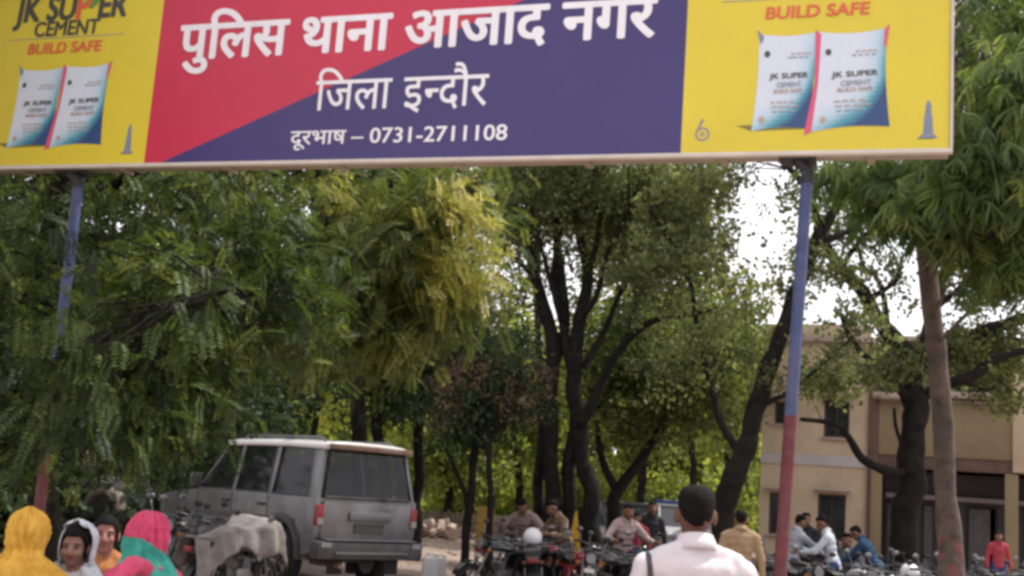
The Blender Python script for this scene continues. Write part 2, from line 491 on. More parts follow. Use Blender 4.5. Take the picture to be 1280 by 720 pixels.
def cement_panel(ds, pts, side):
    """advertisement: brand, slogan, two bags, tower; pts maps a layout (u in 0..1 across, t up) to the panel"""
    def U(u): return ds + u * (S_R - S_B1)
    put = put_text
    # rows measured from the left panel of the photograph; the right one shows its slogan in the same row
    put('brand_lettering', glyph_mesh('JK SU   ER', 0.042, 0.0), U(.15), U(.80), pts['jk0'], pts['jk1'], dk_v, ref=(0, 0.7), slant=0.06)
    # letter P: red bowl with a green leaf
    pm = glyph_mesh('P', 0.034)
    put('brand_letter', pm, U(.51), U(.595), pts['jk0'], pts['jk1'], rd_v, ref=(0, 0.7), off=0.0062, slant=0.06)
    k = (pts['jk1'] - pts['jk0'])
    poly_on('leaf_mark', [(U(.55), pts['jk0'] + k * .6), (U(.60), pts['jk0'] + k * .35), (U(.66), pts['jk0'] + k * .8), (U(.66), pts['jk0'] + k * 1.15), (U(.60), pts['jk0'] + k * 1.05)], green_v, 0.0075)
    put('brand_lettering', glyph_mesh('CEMENT', 0.032), U(.28), U(.655), pts['c0'], pts['c1'], dk_v, ref=(0, 0.7), slant=0.06)
    poly_on('rule_line', [(U(.14), pts['r']), (U(.80), pts['r']), (U(.80), pts['r'] + .006), (U(.14), pts['r'] + .006)], grey_v, 0.005)
    put('slogan_lettering', glyph_mesh('BUILD SAFE', 0.03), pts['bs'][0], pts['bs'][1], pts['b0'], pts['b1'], rd_v, ref=(0, 0.7), slant=0.08)
    for bi, q in enumerate(pts['bags']):
        tl, tr, br, bl_ = [Vector(bst(*p)) for p in q]
        def B(u, v):
            # bag outline bulges a little, corners pinch out
            p = (bl_.lerp(br, u)).lerp(tl.lerp(tr, u), v)
            cx = (tl + tr + br + bl_) / 4
            e = 0.05 * (math.sin(math.pi * u) - .35) * abs(2 * v - 1) ** 3
            p += (cx - p) * e * 1.2
            p += (cx - p) * 0.05 * math.sin(math.pi * v) * abs(2 * u - 1) ** 3
            return (p.x, p.y)
        N = 14
        # side gusset behind
        ring = [B(i / N, 0) for i in range(N)] + [B(1, i / N) for i in range(N)] + [B(1 - i / N, 1) for i in range(N)] + [B(0, 1 - i / N) for i in range(N)]
        bag = empty('cement_bag_print', (0, 0, 0)); bag.parent = board
        if bi == 0: bag['label'] = 'printed cement bag on the left of the pair'
        else: bag['label'] = 'printed cement bag on the right with red side seam'
        sh = [B(0, .0), B(1, .0), (B(1, .0)[0] - .0, B(1, 0)[1] + .03), (B(0, 0)[0] - .09, B(0, 0)[1] + .035)]
        if bi == 0: poly_on('shadow_print', sh, vinyl('olive_print', (0.22, 0.18, 0.03)), 0.0042, bag)
        # face as grid with blue fade towards the lower right
        V = []; Fc = []; tone = []
        G = 22
        for j in range(G + 1):
            for i in range(G + 1):
                s_, t_ = B(i / G, j / G); V.append(tuple(BT @ Vector((s_, -0.0055 - .0007 * bi, t_))))
        for j in range(G):
            for i in range(G):
                Fc.append((j * (G + 1) + i, j * (G + 1) + i + 1, (j + 1) * (G + 1) + i + 1, (j + 1) * (G + 1) + i))
                u, v = (i + .5) / G, (j + .5) / G
                k1 = max(0, u - 0.55) / .45
                k2 = max(0, .36 - v + .30 * (u - .4)) / .45
                tone.append(min(1, (0.75 * k1 ** 2 * (1.15 - v * .7) + 1.05 * k2 ** 1.4) * (0.4 + .6 * u + .35 * k2)))
        face = link('bag_face', mesh_np('bag_face', np.array(V), np.array(Fc), np.array(tone)), BAGM, bag)
        if bi == 1:
            poly_on('side_seam', [B(-.06, -.02), B(.02, .0), B(.022, .5), B(.03, .98), B(-.05, 1.02), B(-.035, .5)], pk_v, 0.0085, bag)
            poly_on('corner_tab', [B(.97, 1.0), B(.965, .84), B(1.0, .82), B(1.03, 1.03)], pk_v, 0.0085, bag)
        else:
            poly_on('corner_tab', [B(-.03, 1.04), B(.08, .98), B(.03, .9)], bd_v, 0.0085, bag)
        # little print on the bag: brand again and rows of small text
        def mini(txt, u0, u1, v0, v1, m):
            me = glyph_mesh(txt, 0.02); lo, hi = bounds(me)
            for vv in me.vertices:
                p = B(u0 + (vv.co.x - lo[0]) / (hi[0] - lo[0]) * (u1 - u0), v0 + (vv.co.y - lo[1]) / (hi[1] - lo[1]) * (v1 - v0))
                vv.co = BT @ Vector((p[0], -.0095 - vv.co.z, p[1]))
            link('bag_lettering', me, m, bag)
        mini('JK SUPER', .22, .88, .51, .585, dk_v)
        mini('CEMENT', .36, .78, .435, .49, fold_v)
        mini('BUILD SAFE', .32, .80, .375, .415, tan_v)
        for (u0, u1, v0, m_) in ((.55, .9, .78, tan_v), (.5, .88, .74, fold_v), (.28, .72, .27, tan_v), (.3, .8, .22, tan_v), (.32, .75, .17, fold_v)):
            for w_ in range(4):
                ua = u0 + (u1 - u0) * w_ / 4; ub = ua + (u1 - u0) * rnd.uniform(.14, .22)
                poly_on('text_row', [B(ua, v0), B(ub, v0), B(ub, v0 + .018), B(ua, v0 + .018)], m_, 0.009, bag)
        for (u_, v_) in ((.15, .80), (.15, .10)):
            cx, cy = B(u_, v_)
            poly_on('bag_emblem', [(cx + .017 * math.cos(a_ * .7854), cy + .02 * math.sin(a_ * .7854)) for a_ in range(8)], dk_v if v_ > .5 else tan_v, 0.009, bag)
    # tower emblem
    (tx, ty), th = pts['tower']
    cs, ct = bst(tx, ty)
    hw = th * .13
    for (w0, w1, y0, y1) in ((1.5, 1.5, 0, .09), (1.0, .78, .1, .5), (.85, .85, .5, .55), (.72, .5, .55, .82), (.62, .62, .82, .87), (.4, .3, .87, 1.0)):
        poly_on('tower_print', [(cs - hw * w0, ct + th * y0), (cs + hw * w0, ct + th * y0), (cs + hw * w1, ct + th * y1), (cs - hw * w1, ct + th * y1)], bd_v, 0.0045)
    poly_on('tower_shadow_print', [(cs + hw * 1.0, ct - .006), (cs - hw * 2, ct - .006), (cs - hw * 1.8, ct + .006), (cs + hw * 2.0, ct + .006)], vinyl('olive_print', (0.22, 0.18, 0.03)), 0.004)
    # round certification mark (a ring with a stem)
    ex, ey = pts['mark']; es, et = bst(ex, ey)
    for rr0, rr1 in ((.030, .042), (.006, .014)):
        for a_ in range(12):
            q0, q1 = a_ * math.pi / 6, (a_ + 1) * math.pi / 6
            poly_on('mark_print', [(es + rr0 * math.cos(q0), et + rr0 * math.sin(q0)), (es + rr1 * math.cos(q0), et + rr1 * math.sin(q0)), (es + rr1 * math.cos(q1), et + rr1 * math.sin(q1)), (es + rr0 * math.cos(q1), et + rr0 * math.sin(q1))], grey_v, 0.0045)
    poly_on('mark_stem', [(es - .038, et + .015), (es - .026, et + .02), (es + .008, et + .085), (es - .008, et + .09)], grey_v, 0.0048)

def bag_material():
    m = bpy.data.materials.new('bag_print'); m.use_nodes = True
    t = m.node_tree; b_ = t.nodes['Principled BSDF']; L = t.links.new
    at = t.nodes.new('ShaderNodeAttribute'); at.attribute_name = 'tone'
    rp = t.nodes.new('ShaderNodeValToRGB'); e = rp.color_ramp.elements
    e[0].color = (0.70, 0.74, 0.84, 1); e[1].color = (0.03, 0.07, 0.2, 1)
    for p, c_ in ((.25, (0.48, 0.64, 0.76, 1)), (.55, (0.08, 0.33, 0.42, 1))):
        q = e.new(p); q.color = c_
    nz = t.nodes.new('ShaderNodeTexNoise'); nz.inputs['Scale'].default_value = 12
    ad = t.nodes.new('ShaderNodeMath'); ad.operation = 'MULTIPLY_ADD'; ad.inputs[1].default_value = .12
    L(nz.outputs['Fac'], ad.inputs[0]); L(at.outputs['Fac'], ad.inputs[2])
    L(ad.outputs['Value'], rp.inputs['Fac']); L(rp.outputs['Color'], b_.inputs['Base Color']); b_.inputs['Roughness'].default_value = .45
    return m
BAGM = bag_material()
Lr = dict(jk0=bst(90, 24)[1], jk1=bst(90, -6)[1], c0=bst(85, 44)[1], c1=bst(85, 26)[1], r=bst(90, 47)[1], b0=bst(80, 66)[1], b1=bst(80, 53)[1], bs=(bst(36, 60)[0], bst(127, 58)[0]),
          bags=[[(27, 88), (80, 86), (64, 182), (9, 184)], [(84, 84), (138, 81), (126, 180), (62, 184)]], tower=((159, 192), .20), mark=(-78, 190))
cement_panel(S_L, Lr, 0)
Rr_ = dict(jk0=Lr['jk0'] + .03, jk1=Lr['jk1'] + .03, c0=Lr['c0'] + .035, c1=Lr['c1'] + .035, r=bst(1000, -2)[1], b0=bst(1020, 21)[1], b1=bst(1020, 6)[1], bs=(bst(957, 14)[0], bst(1087, 8)[0]),
           bags=[[(950, 45), (1026, 41), (1012, 160), (940, 163)], [(1025, 42), (1108, 37), (1111, 157), (1013, 164)]], tower=((1160, 173), .21), mark=(878, 168))
cement_panel(S_B1, Rr_, 1)

# poles
blue_p = mat('faded_blue_paint', (0.05, 0.07, 0.17), 0.55, 0.25, 6.0, 0.1, 40, dirt=0.5)
red_p = mat('worn_red_paint', (0.115, 0.02, 0.028), 0.55, 0.25, 6.0, 0.1, 40, dirt=0.5)
iron = mat('dark_iron', (0.03, 0.03, 0.035), 0.6, 0.2, 10)
def pole(top_px, split_px, base_px, Dt, Db, label, r=0.034):
    p0 = P(top_px[0], top_px[1], Dt); 
    d = ray(*base_px); pb = CAM_P + d * (Db / d.y)
    k = (p0.z - gz(pb.x, pb.y)) / (p0.z - pb.z)
    pg = p0 + (pb - p0) * k; pg.z = gz(pg.x, pg.y)
    ds_ = ray(*split_px); t_ = (p0 - P(split_px[0], split_px[1], (Dt + Db) / 2)).z / (p0.z - pg.z)
    ps = p0 + (pg - p0) * t_
    root = empty('sign_post', pg)
    tag(root, label, 'post')
    M_ = Matrix.Translation(-pg)
    MB(M_).tube([p0, ps], r, 16).obj('upper_tube', blue_p, root, smooth=True)
    MB(M_).tube([ps, ps + (pg - ps) * .5, pg - Vector((0, 0, .05))], r * 1.03, 16).obj('lower_tube', red_p, root, smooth=True)
    MB(M_).box((pg.x, pg.y, pg.z + .02), (.3, .3, .08), None, .9).obj('concrete_footing', mat('rough_concrete', (.3, .27, .24), .9, .2, 8, .3, 30), root, bevel=.01)
    # bracket up to the board
    bx = (BM.inverted() @ p0)
    q = [p0 - Vector((0, 0, .06)), BM @ Vector((bx.x, DEP * .5, -0.07)), BM @ Vector((bx.x - .06, DEP * .35, -0.024))]
    MB(M_).tube(q, [.045, .035, .03], 10).obj('bracket', iron, root, smooth=True)
    MB(M_ @ BM).box((bx.x - .05, DEP / 2, -.026), (.2, DEP * .8, .012)).obj('bracket_plate', iron, root, bevel=.002)
def depth_of(x, y):   # depth of the mid-plane of the board at a pixel column
    d = ray(x, y); k = (_b0 + BN * DEP * .5 - CAM_P).dot(BN) / d.dot(BN); return d.y * k
pole((1009, 216), (985, 520), (975, 720), depth_of(1009, 205), depth_of(1009, 205) - .1, 'slim post painted blue above red, holding up the right end of the board')
pole((99, 224), (70, 470), (50, 632), depth_of(97, 210), depth_of(97, 210) - .05, 'blue and red post half hidden in leaves under the left end of the board', .036)
# ------------------------------------------------------------------ trees
bark_dark = mat('dark_bark', (0.010, 0.009, 0.008), 0.95, scale=7, bump=1.0, bscale=22, col2=(0.026, 0.022, 0.019), spec=.15)
bark_brown = mat('brown_bark', (0.045, 0.034, 0.029), 0.95, scale=5, bump=1.0, bscale=14, col2=(0.13, 0.098, 0.082), dirt=.4)
def tpl_pinnate():
    V = []; n = 9
    for i in range(n):
        u = (i + 1) / n; y = u; z = -0.35 * u * u
        for sgn in (-1, 1):
            L = 0.30 * (1 - 0.45 * abs(u - .45)); wd = .055
            d = np.array([sgn * .9, .38, -.12 - .25 * rng.random()]); d /= np.linalg.norm(d)
            b = np.array([0, y, z]); s_ = np.array([0.0, 1, -.7 * u]); s_ /= np.linalg.norm(s_)
            V += [b, b + d * L * .5 + s_ * wd, b + d * L, b + d * L * .5 - s_ * wd]
    return np.array(V)
def tpl_droop():
    V = []; n = 9
    for i in range(n):
        u = i / n; b = np.array([0, u * .8, -.25 * u * u])
        a = rng.uniform(-1, 1)
        d = np.array([a * .75, rng.uniform(-.1, .5), -1.0]); d /= np.linalg.norm(d)
        s_ = np.cross(d, [0.3 * rng.uniform(-1, 1), 1, 0.2]); s_ /= np.linalg.norm(s_); L = rng.uniform(.6, .9); wd = .055
        m_ = b + d * L * .5 + np.array([a * .1, 0, 0]); t_ = b + d * L + np.array([0, 0, -.05])
        V += [b - s_ * wd * .4, b + s_ * wd * .4, m_ + s_ * wd, m_ - s_ * wd, m_ - s_ * wd, m_ + s_ * wd, t_ + s_ * .01, t_ - s_ * .01]
    return np.array(V)
def tpl_clump(n=14, L0=.34, wd=.13):
    V = []
    for i in range(n):
        b = rng.normal(0, .33, 3); d = rng.normal(0, 1, 3) + np.array([0, .3, -.3]); d /= np.linalg.norm(d)
        s_ = np.cross(d, rng.normal(0, 1, 3)); s_ /= np.linalg.norm(s_); L = L0 * rng.uniform(.7, 1.3)
        V += [b, b + d * L * .45 + s_ * wd, b + d * L, b + d * L * .45 - s_ * wd]
    return np.array(V)
TPL = {'pinnate': [tpl_pinnate() for _ in range(6)], 'droop': [tpl_droop() for _ in range(6)], 'clump': [tpl_clump() for _ in range(8)]}
def fronds(centres, dirs, sizes, tones, kind):
    """many fronds -> V, Q, tone"""
    n = len(centres)
    d = dirs / np.linalg.norm(dirs, axis=1, keepdims=True)
    up = rng.normal(0, .35, (n, 3)) + np.array([0, 0, 1.0])
    sx = np.cross(d, up); sx /= np.linalg.norm(sx, axis=1, keepdims=True) + 1e-9
    uz = np.cross(sx, d)
    VV = []; QQ = []; TT = []; base = 0
    pick = rng.integers(0, len(TPL[kind]), n)
    for k, T in enumerate(TPL[kind]):
        I = np.where(pick == k)[0]
        if len(I) == 0: continue
        B = np.stack([sx[I], d[I], uz[I]], axis=1) * sizes[I][:, None, None]     # rows = axes
        V = np.einsum('vk,nkj->nvj', T, B) + centres[I][:, None, :]
        nv = len(T); nq = nv // 4
        q = np.arange(nv).reshape(nq, 4)
        Q = (q[None] + (np.arange(len(I)) * nv)[:, None, None]) + base
        base += nv * len(I)
        VV.append(V.reshape(-1, 3)); QQ.append(Q.reshape(-1, 4))
        TT.append((tones[I][:, None] + rng.normal(0, .08, (len(I), nq))).ravel())
    return np.concatenate(VV), np.concatenate(QQ), np.clip(np.concatenate(TT), 0, 1)
def smooth_path(pts, rad, sub=5):
    out = []; ro = []
    n = len(pts)
    for i in range(n - 1):
        p0 = pts[max(0, i - 1)]; p1 = pts[i]; p2 = pts[i + 1]; p3 = pts[min(n - 1, i + 2)]
        for k in range(sub):
            t = k / sub
            out.append(0.5 * ((2 * p1) + (p2 - p0) * t + (2 * p0 - 5 * p1 + 4 * p2 - p3) * t * t + (3 * p1 - p0 - 3 * p2 + p3) * t ** 3))
            ro.append(rad[i] * (1 - t) + rad[i + 1] * t)
    out.append(pts[-1]); ro.append(rad[-1])
    return out, ro
def tree(name, label, D, limbs, blobs, kind, leaf, lm, bark=bark_dark, group=None, size=.3, twigs=True, tone=(0.1, .8), hollow=.25, cat='tree', tips=None):
    """limbs: lists of (x, y, half width in px[, depth offset]); the first one is the bole and goes down to the ground.
       blobs: (x, y, depth offset, half width px, half height px, half depth m, clumps, fronds per clump)"""
    skel = []
    bole = []; 
    paths = []
    for li, lb in enumerate(limbs):
        pts = [P(q[0], q[1], D + (q[3] if len(q) > 3 else 0)) for q in lb]
        rad = [q[2] * D / FPX for q in lb]
        if lb[0][2] > 0 and (li == 0 or lb[0][1] >= 636):
            g = Vector((pts[0].x, pts[0].y, gz(pts[0].x, pts[0].y) - .12))
            if pts[0].z > g.z + .1:
                pts = [g] + pts; rad = [rad[0] * 1.45] + rad
            if li == 0: root_p = Vector((g.x, g.y, g.z + .12))
        elif li == 0: root_p = Vector((pts[0].x, pts[0].y, gz(pts[0].x, pts[0].y)))
        sp, sr = smooth_path(pts, rad)
        for i in range(len(sp)):
            j = Vector(sp[i]) * 1.7
            sp[i] = sp[i] + Vector((noise.noise(j), noise.noise(j + Vector((9, 9, 9))), 0)) * sr[i] * (.7 if bark is bark_dark else .1)
            sr[i] *= 1 + .22 * noise.noise(j * 2.3)
        paths.append((sp, sr)); skel += [(p, r) for p, r in zip(sp, sr)]
    root = empty(name, root_p)
    tag(root, label, cat, group)
    M_ = Matrix.Translation(-root_p)
    mb = MB(M_)
    for sp, sr in paths: mb.tube(sp, sr, 10)
    C = []; Dr = []; S = []; T = []
    sk = np.array([tuple(p) for p, r in skel]); skr = np.array([r for p, r in skel])
    twig = []
    for (bx, by, dd, rx, ry, rz, nc, nf) in blobs:
        c = P(bx, by, D + dd); k = (D + dd) / FPX
        ax = np.array([rx * k, rz, ry * k])
        for _ in range(nc):
            u = rng.normal(0, 1, 3); u /= np.linalg.norm(u); r_ = (hollow + (1 - hollow) * rng.random()) ** .6
            cc = np.array(c) + u * r_ * ax
            if cc[2] < .5: cc[2] = .5 + rng.random() * .4
            cr_ = min(ax) * rng.uniform(.12, .3) + size * .5
            t0 = rng.uniform(*tone)
            dist = np.linalg.norm(sk - cc, axis=1) + np.abs(sk[:, 2] - cc[2]) * .2 + (sk[:, 2] > cc[2] + .3) * .4
            j = int(np.argmin(dist * (1 + .5 * rng.random(len(dist)))))
            twig.append((sk[j], cc, skr[j]))
            pts = cc + rng.normal(0, 1, (nf, 3)) * cr_ * np.array([1, 1, .75])
            out = pts - np.array(sk[j]); 
            dr = out * .5 / (np.linalg.norm(out, axis=1, keepdims=True) + .01) + rng.normal(0, .55, (nf, 3)); dr[:, 2] -= .25
            C.append(pts); Dr.append(dr); S.append(size * rng.uniform(.7, 1.3, nf)); T.append(np.full(nf, t0) + rng.normal(0, .1, nf))
    if twigs:
        for a, b, r in twig:
            a = Vector(a); b = Vector(b); L = (b - a).length
            if L < .05: continue
            m1 = a.lerp(b, .35) + Vector((rnd.uniform(-.12, .12), rnd.uniform(-.12, .12), rnd.uniform(.0, .16))) * L
            m2 = a.lerp(b, .7) + Vector((rnd.uniform(-.1, .1), rnd.uniform(-.1, .1), rnd.uniform(-.02, .12))) * L
            r0 = min(r * .5, .005 + .008 * L)
            mb.tube([a, m1, m2, b], [r0, r0 * .75, r0 * .5, r0 * .25], 4, caps=False)
    mb.obj('trunk', bark, root, smooth=True, sharp=80)
    if C:
        V, Q, TT = fronds(np.concatenate(C), np.concatenate(Dr), np.concatenate(S), np.concatenate(T), leaf)
        V = V - np.array(root_p)
        link('crown', mesh_np('crown', V, Q, TT), lm, root)
    if tips:                                    # bough ends whose leaf colour carries the sunlight
        C = []; Dr = []; S = []; T = []
        for (bx, by, dd, rx, ry, rz, nc, nf) in tips[1]:
            c = np.array(P(bx, by, D + dd)); k = (D + dd) / FPX
            for _ in range(nc):
                u = rng.uniform(-1, 1, 3)
                cc = c + u * np.array([rx * k, rz, ry * k])
                pts = cc + rng.normal(0, 1, (nf, 3)) * .09
                dr = rng.normal(0, .5, (nf, 3)) + np.array([.6, -.5, -.5])
                C.append(pts); Dr.append(dr); S.append(size * .9 * rng.uniform(.7, 1.3, nf)); T.append(rng.normal(.5, .22, nf))
        V, Q, TT = fronds(np.concatenate(C), np.concatenate(Dr), np.concatenate(S), np.concatenate(T), leaf)
        tag(link('bough_ends', mesh_np('crown', V - np.array(root_p), Q, TT), tips[0], root), 'bough ends coloured yellow as sunlit')
    TREES.append((root, len(Q) if C else 0))
    return root
TREES = []
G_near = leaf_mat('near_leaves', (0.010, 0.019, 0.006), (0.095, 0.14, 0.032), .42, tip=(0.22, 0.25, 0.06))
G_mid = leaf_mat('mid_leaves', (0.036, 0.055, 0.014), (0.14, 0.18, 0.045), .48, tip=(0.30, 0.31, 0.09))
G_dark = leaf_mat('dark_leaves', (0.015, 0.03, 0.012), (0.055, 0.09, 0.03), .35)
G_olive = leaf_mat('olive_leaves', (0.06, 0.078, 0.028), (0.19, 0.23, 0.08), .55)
G_far = leaf_mat('far_leaves', (0.11, 0.15, 0.03), (0.28, 0.34, 0.08), .55, tip=(.36, .38, .08))  # lightened to put the distance haze into the leaf colour
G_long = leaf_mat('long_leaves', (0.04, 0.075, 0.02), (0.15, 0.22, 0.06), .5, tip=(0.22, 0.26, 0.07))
G_sunlit = leaf_mat('sunlit_tone_leaves', (0.16, 0.20, 0.035), (0.46, 0.44, 0.10), .5, tip=(.75, .68, .35))  # yellow puts sunlight into the colour of the bough ends
G_rust = leaf_mat('rust_leaves', (0.06, 0.04, 0.025), (0.16, 0.105, 0.065), .35)

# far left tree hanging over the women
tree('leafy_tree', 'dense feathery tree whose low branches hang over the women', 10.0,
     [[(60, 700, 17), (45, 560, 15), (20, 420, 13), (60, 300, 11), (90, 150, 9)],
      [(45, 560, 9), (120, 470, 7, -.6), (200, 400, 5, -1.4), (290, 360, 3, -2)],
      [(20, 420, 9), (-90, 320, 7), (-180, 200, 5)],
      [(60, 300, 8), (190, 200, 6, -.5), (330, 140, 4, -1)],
      [(20, 420, 9), (-150, 330, 8, -1), (-260, 120, 7, -2.2), (-330, -60, 5, -3.4)], [(-200, 230, 6, -1.6), (-190, 0, 5, -2), (-180, -220, 4, -2.4), (60, -400, 3, -3)]],  # last two limbs carry the added crown that stays out of view
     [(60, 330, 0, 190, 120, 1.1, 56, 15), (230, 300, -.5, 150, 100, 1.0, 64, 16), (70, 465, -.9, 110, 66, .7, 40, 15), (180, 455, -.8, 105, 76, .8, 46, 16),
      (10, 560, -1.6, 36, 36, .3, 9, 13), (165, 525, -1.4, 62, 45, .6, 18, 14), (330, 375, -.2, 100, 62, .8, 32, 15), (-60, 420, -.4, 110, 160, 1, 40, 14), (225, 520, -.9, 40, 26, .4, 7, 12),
      (84, 448, -2.7, 30, 40, .18, 12, 13), (66, 520, -2.6, 18, 10, .12, 3, 9), (98, 300, -2.7, 16, 24, .12, 2, 8), (200, 365, -1.9, 80, 44, .35, 22, 14), (-330, -60, -3.4, 170, 150, 1.2, 100, 14), (-180, -220, -2.4, 200, 120, 1.3, 90, 14), (60, -420, -3.0, 220, 110, 1.3, 70, 14), (0, 120, .3, 260, 110, 1.3, 60, 14), (250, 100, .3, 180, 90, 1.2, 45, 14)],  # includes unseen crown masses added to shade the board's left end
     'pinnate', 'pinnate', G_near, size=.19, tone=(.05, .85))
# second tree: bough ends coloured yellow in place of sunlight
tree('leafy_tree', 'broad green tree with bough ends coloured yellow as sunlit under the middle of the board', 13.5,
     [[(446, 640, 9, 6), (446, 540, 8, 5.6), (440, 450, 8, 4), (420, 360, 8, 1.5), (400, 240, 6, .4)],
      [(432, 410, 8, 2.6), (480, 370, 6, .3), (540, 310, 4, -1.2), (590, 270, 2.5, -1.7)],
      [(436, 430, 7, 3.2), (380, 400, 5, 1), (320, 360, 3, -.8)],
      [(420, 360, 6), (470, 260, 4), (520, 190, 3)]],
     [(420, 300, 0, 170, 90, 1.3, 80, 16), (500, 330, -1.2, 90, 80, .8, 50, 16), (400, 395, -.6, 110, 56, 1.0, 52, 17), (475, 405, -.8, 70, 42, .7, 22, 15), (300, 350, -.2, 110, 80, 1.0, 44, 15),
      (560, 250, -1.2, 60, 45, .6, 20, 14), (450, 120, .2, 240, 100, 1.4, 60, 14), (560, 370, -.8, 60, 45, .6, 14, 14)],
     'pinnate', 'pinnate', G_mid, size=.24, tone=(.1, .9),
     tips=(G_sunlit, [(566, 262, -2.0, 32, 26, .3, 8, 8), (596, 278, -2.1, 18, 14, .2, 5, 8), (545, 300, -1.9, 30, 24, .3, 6, 8), (556, 345, -1.8, 24, 26, .3, 7, 8), (602, 330, -1.9, 16, 26, .3, 4, 8), (430, 240, -1.2, 30, 16, .3, 4, 8)]))
# central clump of dark stems
tree('tall_tree', 'tall tree with a cluster of dark stems in the centre behind the parked motorbikes', 21.0,
     [[(690, 665, 11), (690, 600, 10), (688, 520, 10), (690, 430, 9), (672, 350, 8), (650, 290, 6), (632, 230, 4)],
      [(676, 665, 8, .4), (676, 600, 7.5, .4), (684, 500, 7, .3), (706, 400, 6), (700, 320, 5), (690, 250, 4)],
      [(742, 690, 11, -.2), (738, 620, 10.5, -.2), (728, 550, 10, -.1), (719, 480, 10), (723, 410, 9), (735, 350, 7), (722, 280, 5), (715, 200, 4)],
      [(706, 665, 9, .1), (712, 590, 8.5, .1), (720, 500, 8), (705, 420, 6), (694, 340, 5), (705, 260, 4)],
      [(726, 530, 7, -.2), (752, 480, 6, -.3), (780, 430, 5, -.5), (815, 402, 4, -.7), (850, 396, 3, -1), (900, 384, 2, -1.2)],
      [(731, 460, 5), (755, 415, 4, .2), (780, 360, 3.5, .3), (812, 320, 2.5, .5)],
      [(725, 400, 5, -.2), (745, 370, 4, -.4), (762, 310, 3, -.6), (790, 250, 2.5, -.8)],
      [(672, 350, 4), (640, 320, 3, -.3), (615, 300, 2, -.5)], [(706, 400, 4, -.1), (690, 360, 3, -.4), (664, 260, 2, -.6), (655, 215, 1.5, -.6)], [(735, 350, 4), (748, 290, 3, -.3), (742, 220, 2, -.4)], [(780, 430, 3, -.5), (800, 370, 2.5, -.6), (845, 320, 2, -.7), (870, 270, 1.5, -.8)]],
     [(680, 260, .3, 110, 50, 1.6, 40, 14), (770, 280, .4, 100, 60, 1.6, 30, 13), (640, 330, .3, 60, 60, 1.0, 16, 12), (860, 300, -.4, 60, 50, 1.1, 16, 12), (760, 200, 0, 190, 60, 2.0, 60, 14), (700, 110, 0, 200, 90, 2.2, 50, 14),
      (820, 245, -.4, 80, 30, 1, 22, 12), (640, 420, .6, 40, 50, .7, 10, 12)],
     'pinnate', 'clump', G_olive, size=.22, tone=(.05, .8))
tree('tall_tree', 'leaning tree with two forked stems just right of the central cluster', 25.0,
     [[(766, 640, 9), (772, 615, 8), (800, 575, 6), (826, 535, 4.5), (850, 500, 3)], [(772, 615, 6), (752, 570, 4.5), (745, 520, 3)]],
     [(830, 500, 0, 70, 60, 1.4, 30, 12), (780, 480, 0, 60, 60, 1.4, 24, 12), (880, 450, 0, 70, 60, 1.4, 26, 12), (760, 420, 0, 70, 50, 1.4, 20, 12)],
     'pinnate', 'clump', G_mid, size=.34, tone=(.1, .7))
# slim tree with rust coloured leaves
tree('slim_tree', 'slim young tree with a thin straight stem on bare ground right of the jeep', 19.0,
     [[(579, 712, 6), (583, 650, 5.5), (592, 580, 5), (600, 520, 4.5), (596, 460, 3.5), (590, 410, 2.5)], [(583, 640, 3.5), (570, 590, 3, .2), (556, 560, 2, .3)], [(600, 530, 3), (625, 490, 2.2), (648, 470, 1.5)]],
     [(600, 500, 0, 60, 50, .7, 30, 12), (588, 550, .2, 50, 26, .6, 10, 10), (640, 480, 0, 40, 40, .5, 12, 12), (610, 430, 0, 60, 35, .7, 18, 12)],
     'pinnate', 'clump', G_dark, size=.19, tone=(.05, .9))
tree('drying_tree', 'small tree with drying rust brown leaves between the jeep and the central stems', 18.6,
     [[(612, 650, 4.5), (610, 560, 4), (604, 500, 3), (575, 460, 2)], [(610, 560, 2.5), (640, 500, 2)]],
     [(560, 455, 0, 36, 32, .5, 6, 8), (552, 515, 0, 26, 28, .4, 6, 9), (650, 480, -.2, 35, 35, .5, 7, 10), (600, 470, 0, 40, 20, .5, 5, 10)],
     'pinnate', 'clump', G_rust, size=.17, tone=(.1, .9))
# curved dark tree left of the post
tree('tall_tree', 'dark tree with a curving trunk leaning right behind the red and blue post', 18.5,
     [[(905, 672, 15), (914, 615, 14.5), (928, 565, 13), (944, 510, 12), (962, 455, 11), (982, 400, 10), (1002, 345, 9), (1018, 300, 8), (1045, 262, 7), (1078, 230, 5)],
      [(926, 572, 6), (905, 535, 5, .2), (888, 480, 4.5, .4), (874, 420, 4, .5), (862, 350, 3.5, .5), (838, 300, 3, .4), (812, 262, 2.5, .2)],
      [(1010, 320, 6), (1022, 280, 5, -.2), (1008, 235, 4, -.4), (975, 200, 3, -.6)],
      [(944, 510, 4), (985, 490, 3, -.3), (1030, 452, 2.5, -.5), (1062, 425, 2, -.5)],
      [(1018, 300, 5), (1060, 290, 4, .2), (1100, 262, 3, .3), (1150, 300, 2, .3)]],
     [(1010, 240, 0, 50, 22, .9, 4, 8), (1080, 215, 0, 60, 24, 1.4, 8, 9), (850, 330, .3, 60, 60, 1.0, 20, 12), (870, 240, .3, 60, 36, 1.2, 14, 11), (850, 430, .4, 50, 60, .8, 12, 10), (960, 120, .2, 160, 60, 1.6, 36, 11),
      (1030, 330, 0, 40, 30, .7, 5, 8), (1050, 440, -.4, 30, 20, .4, 3, 7), (1010, 470, -.3, 50, 26, .5, 9, 8), (985, 350, 0, 30, 40, .6, 5, 8), (1060, 400, -.5, 40, 24, .5, 5, 7)],
     'pinnate', 'clump', G_olive, size=.24, tone=(.1, .8))
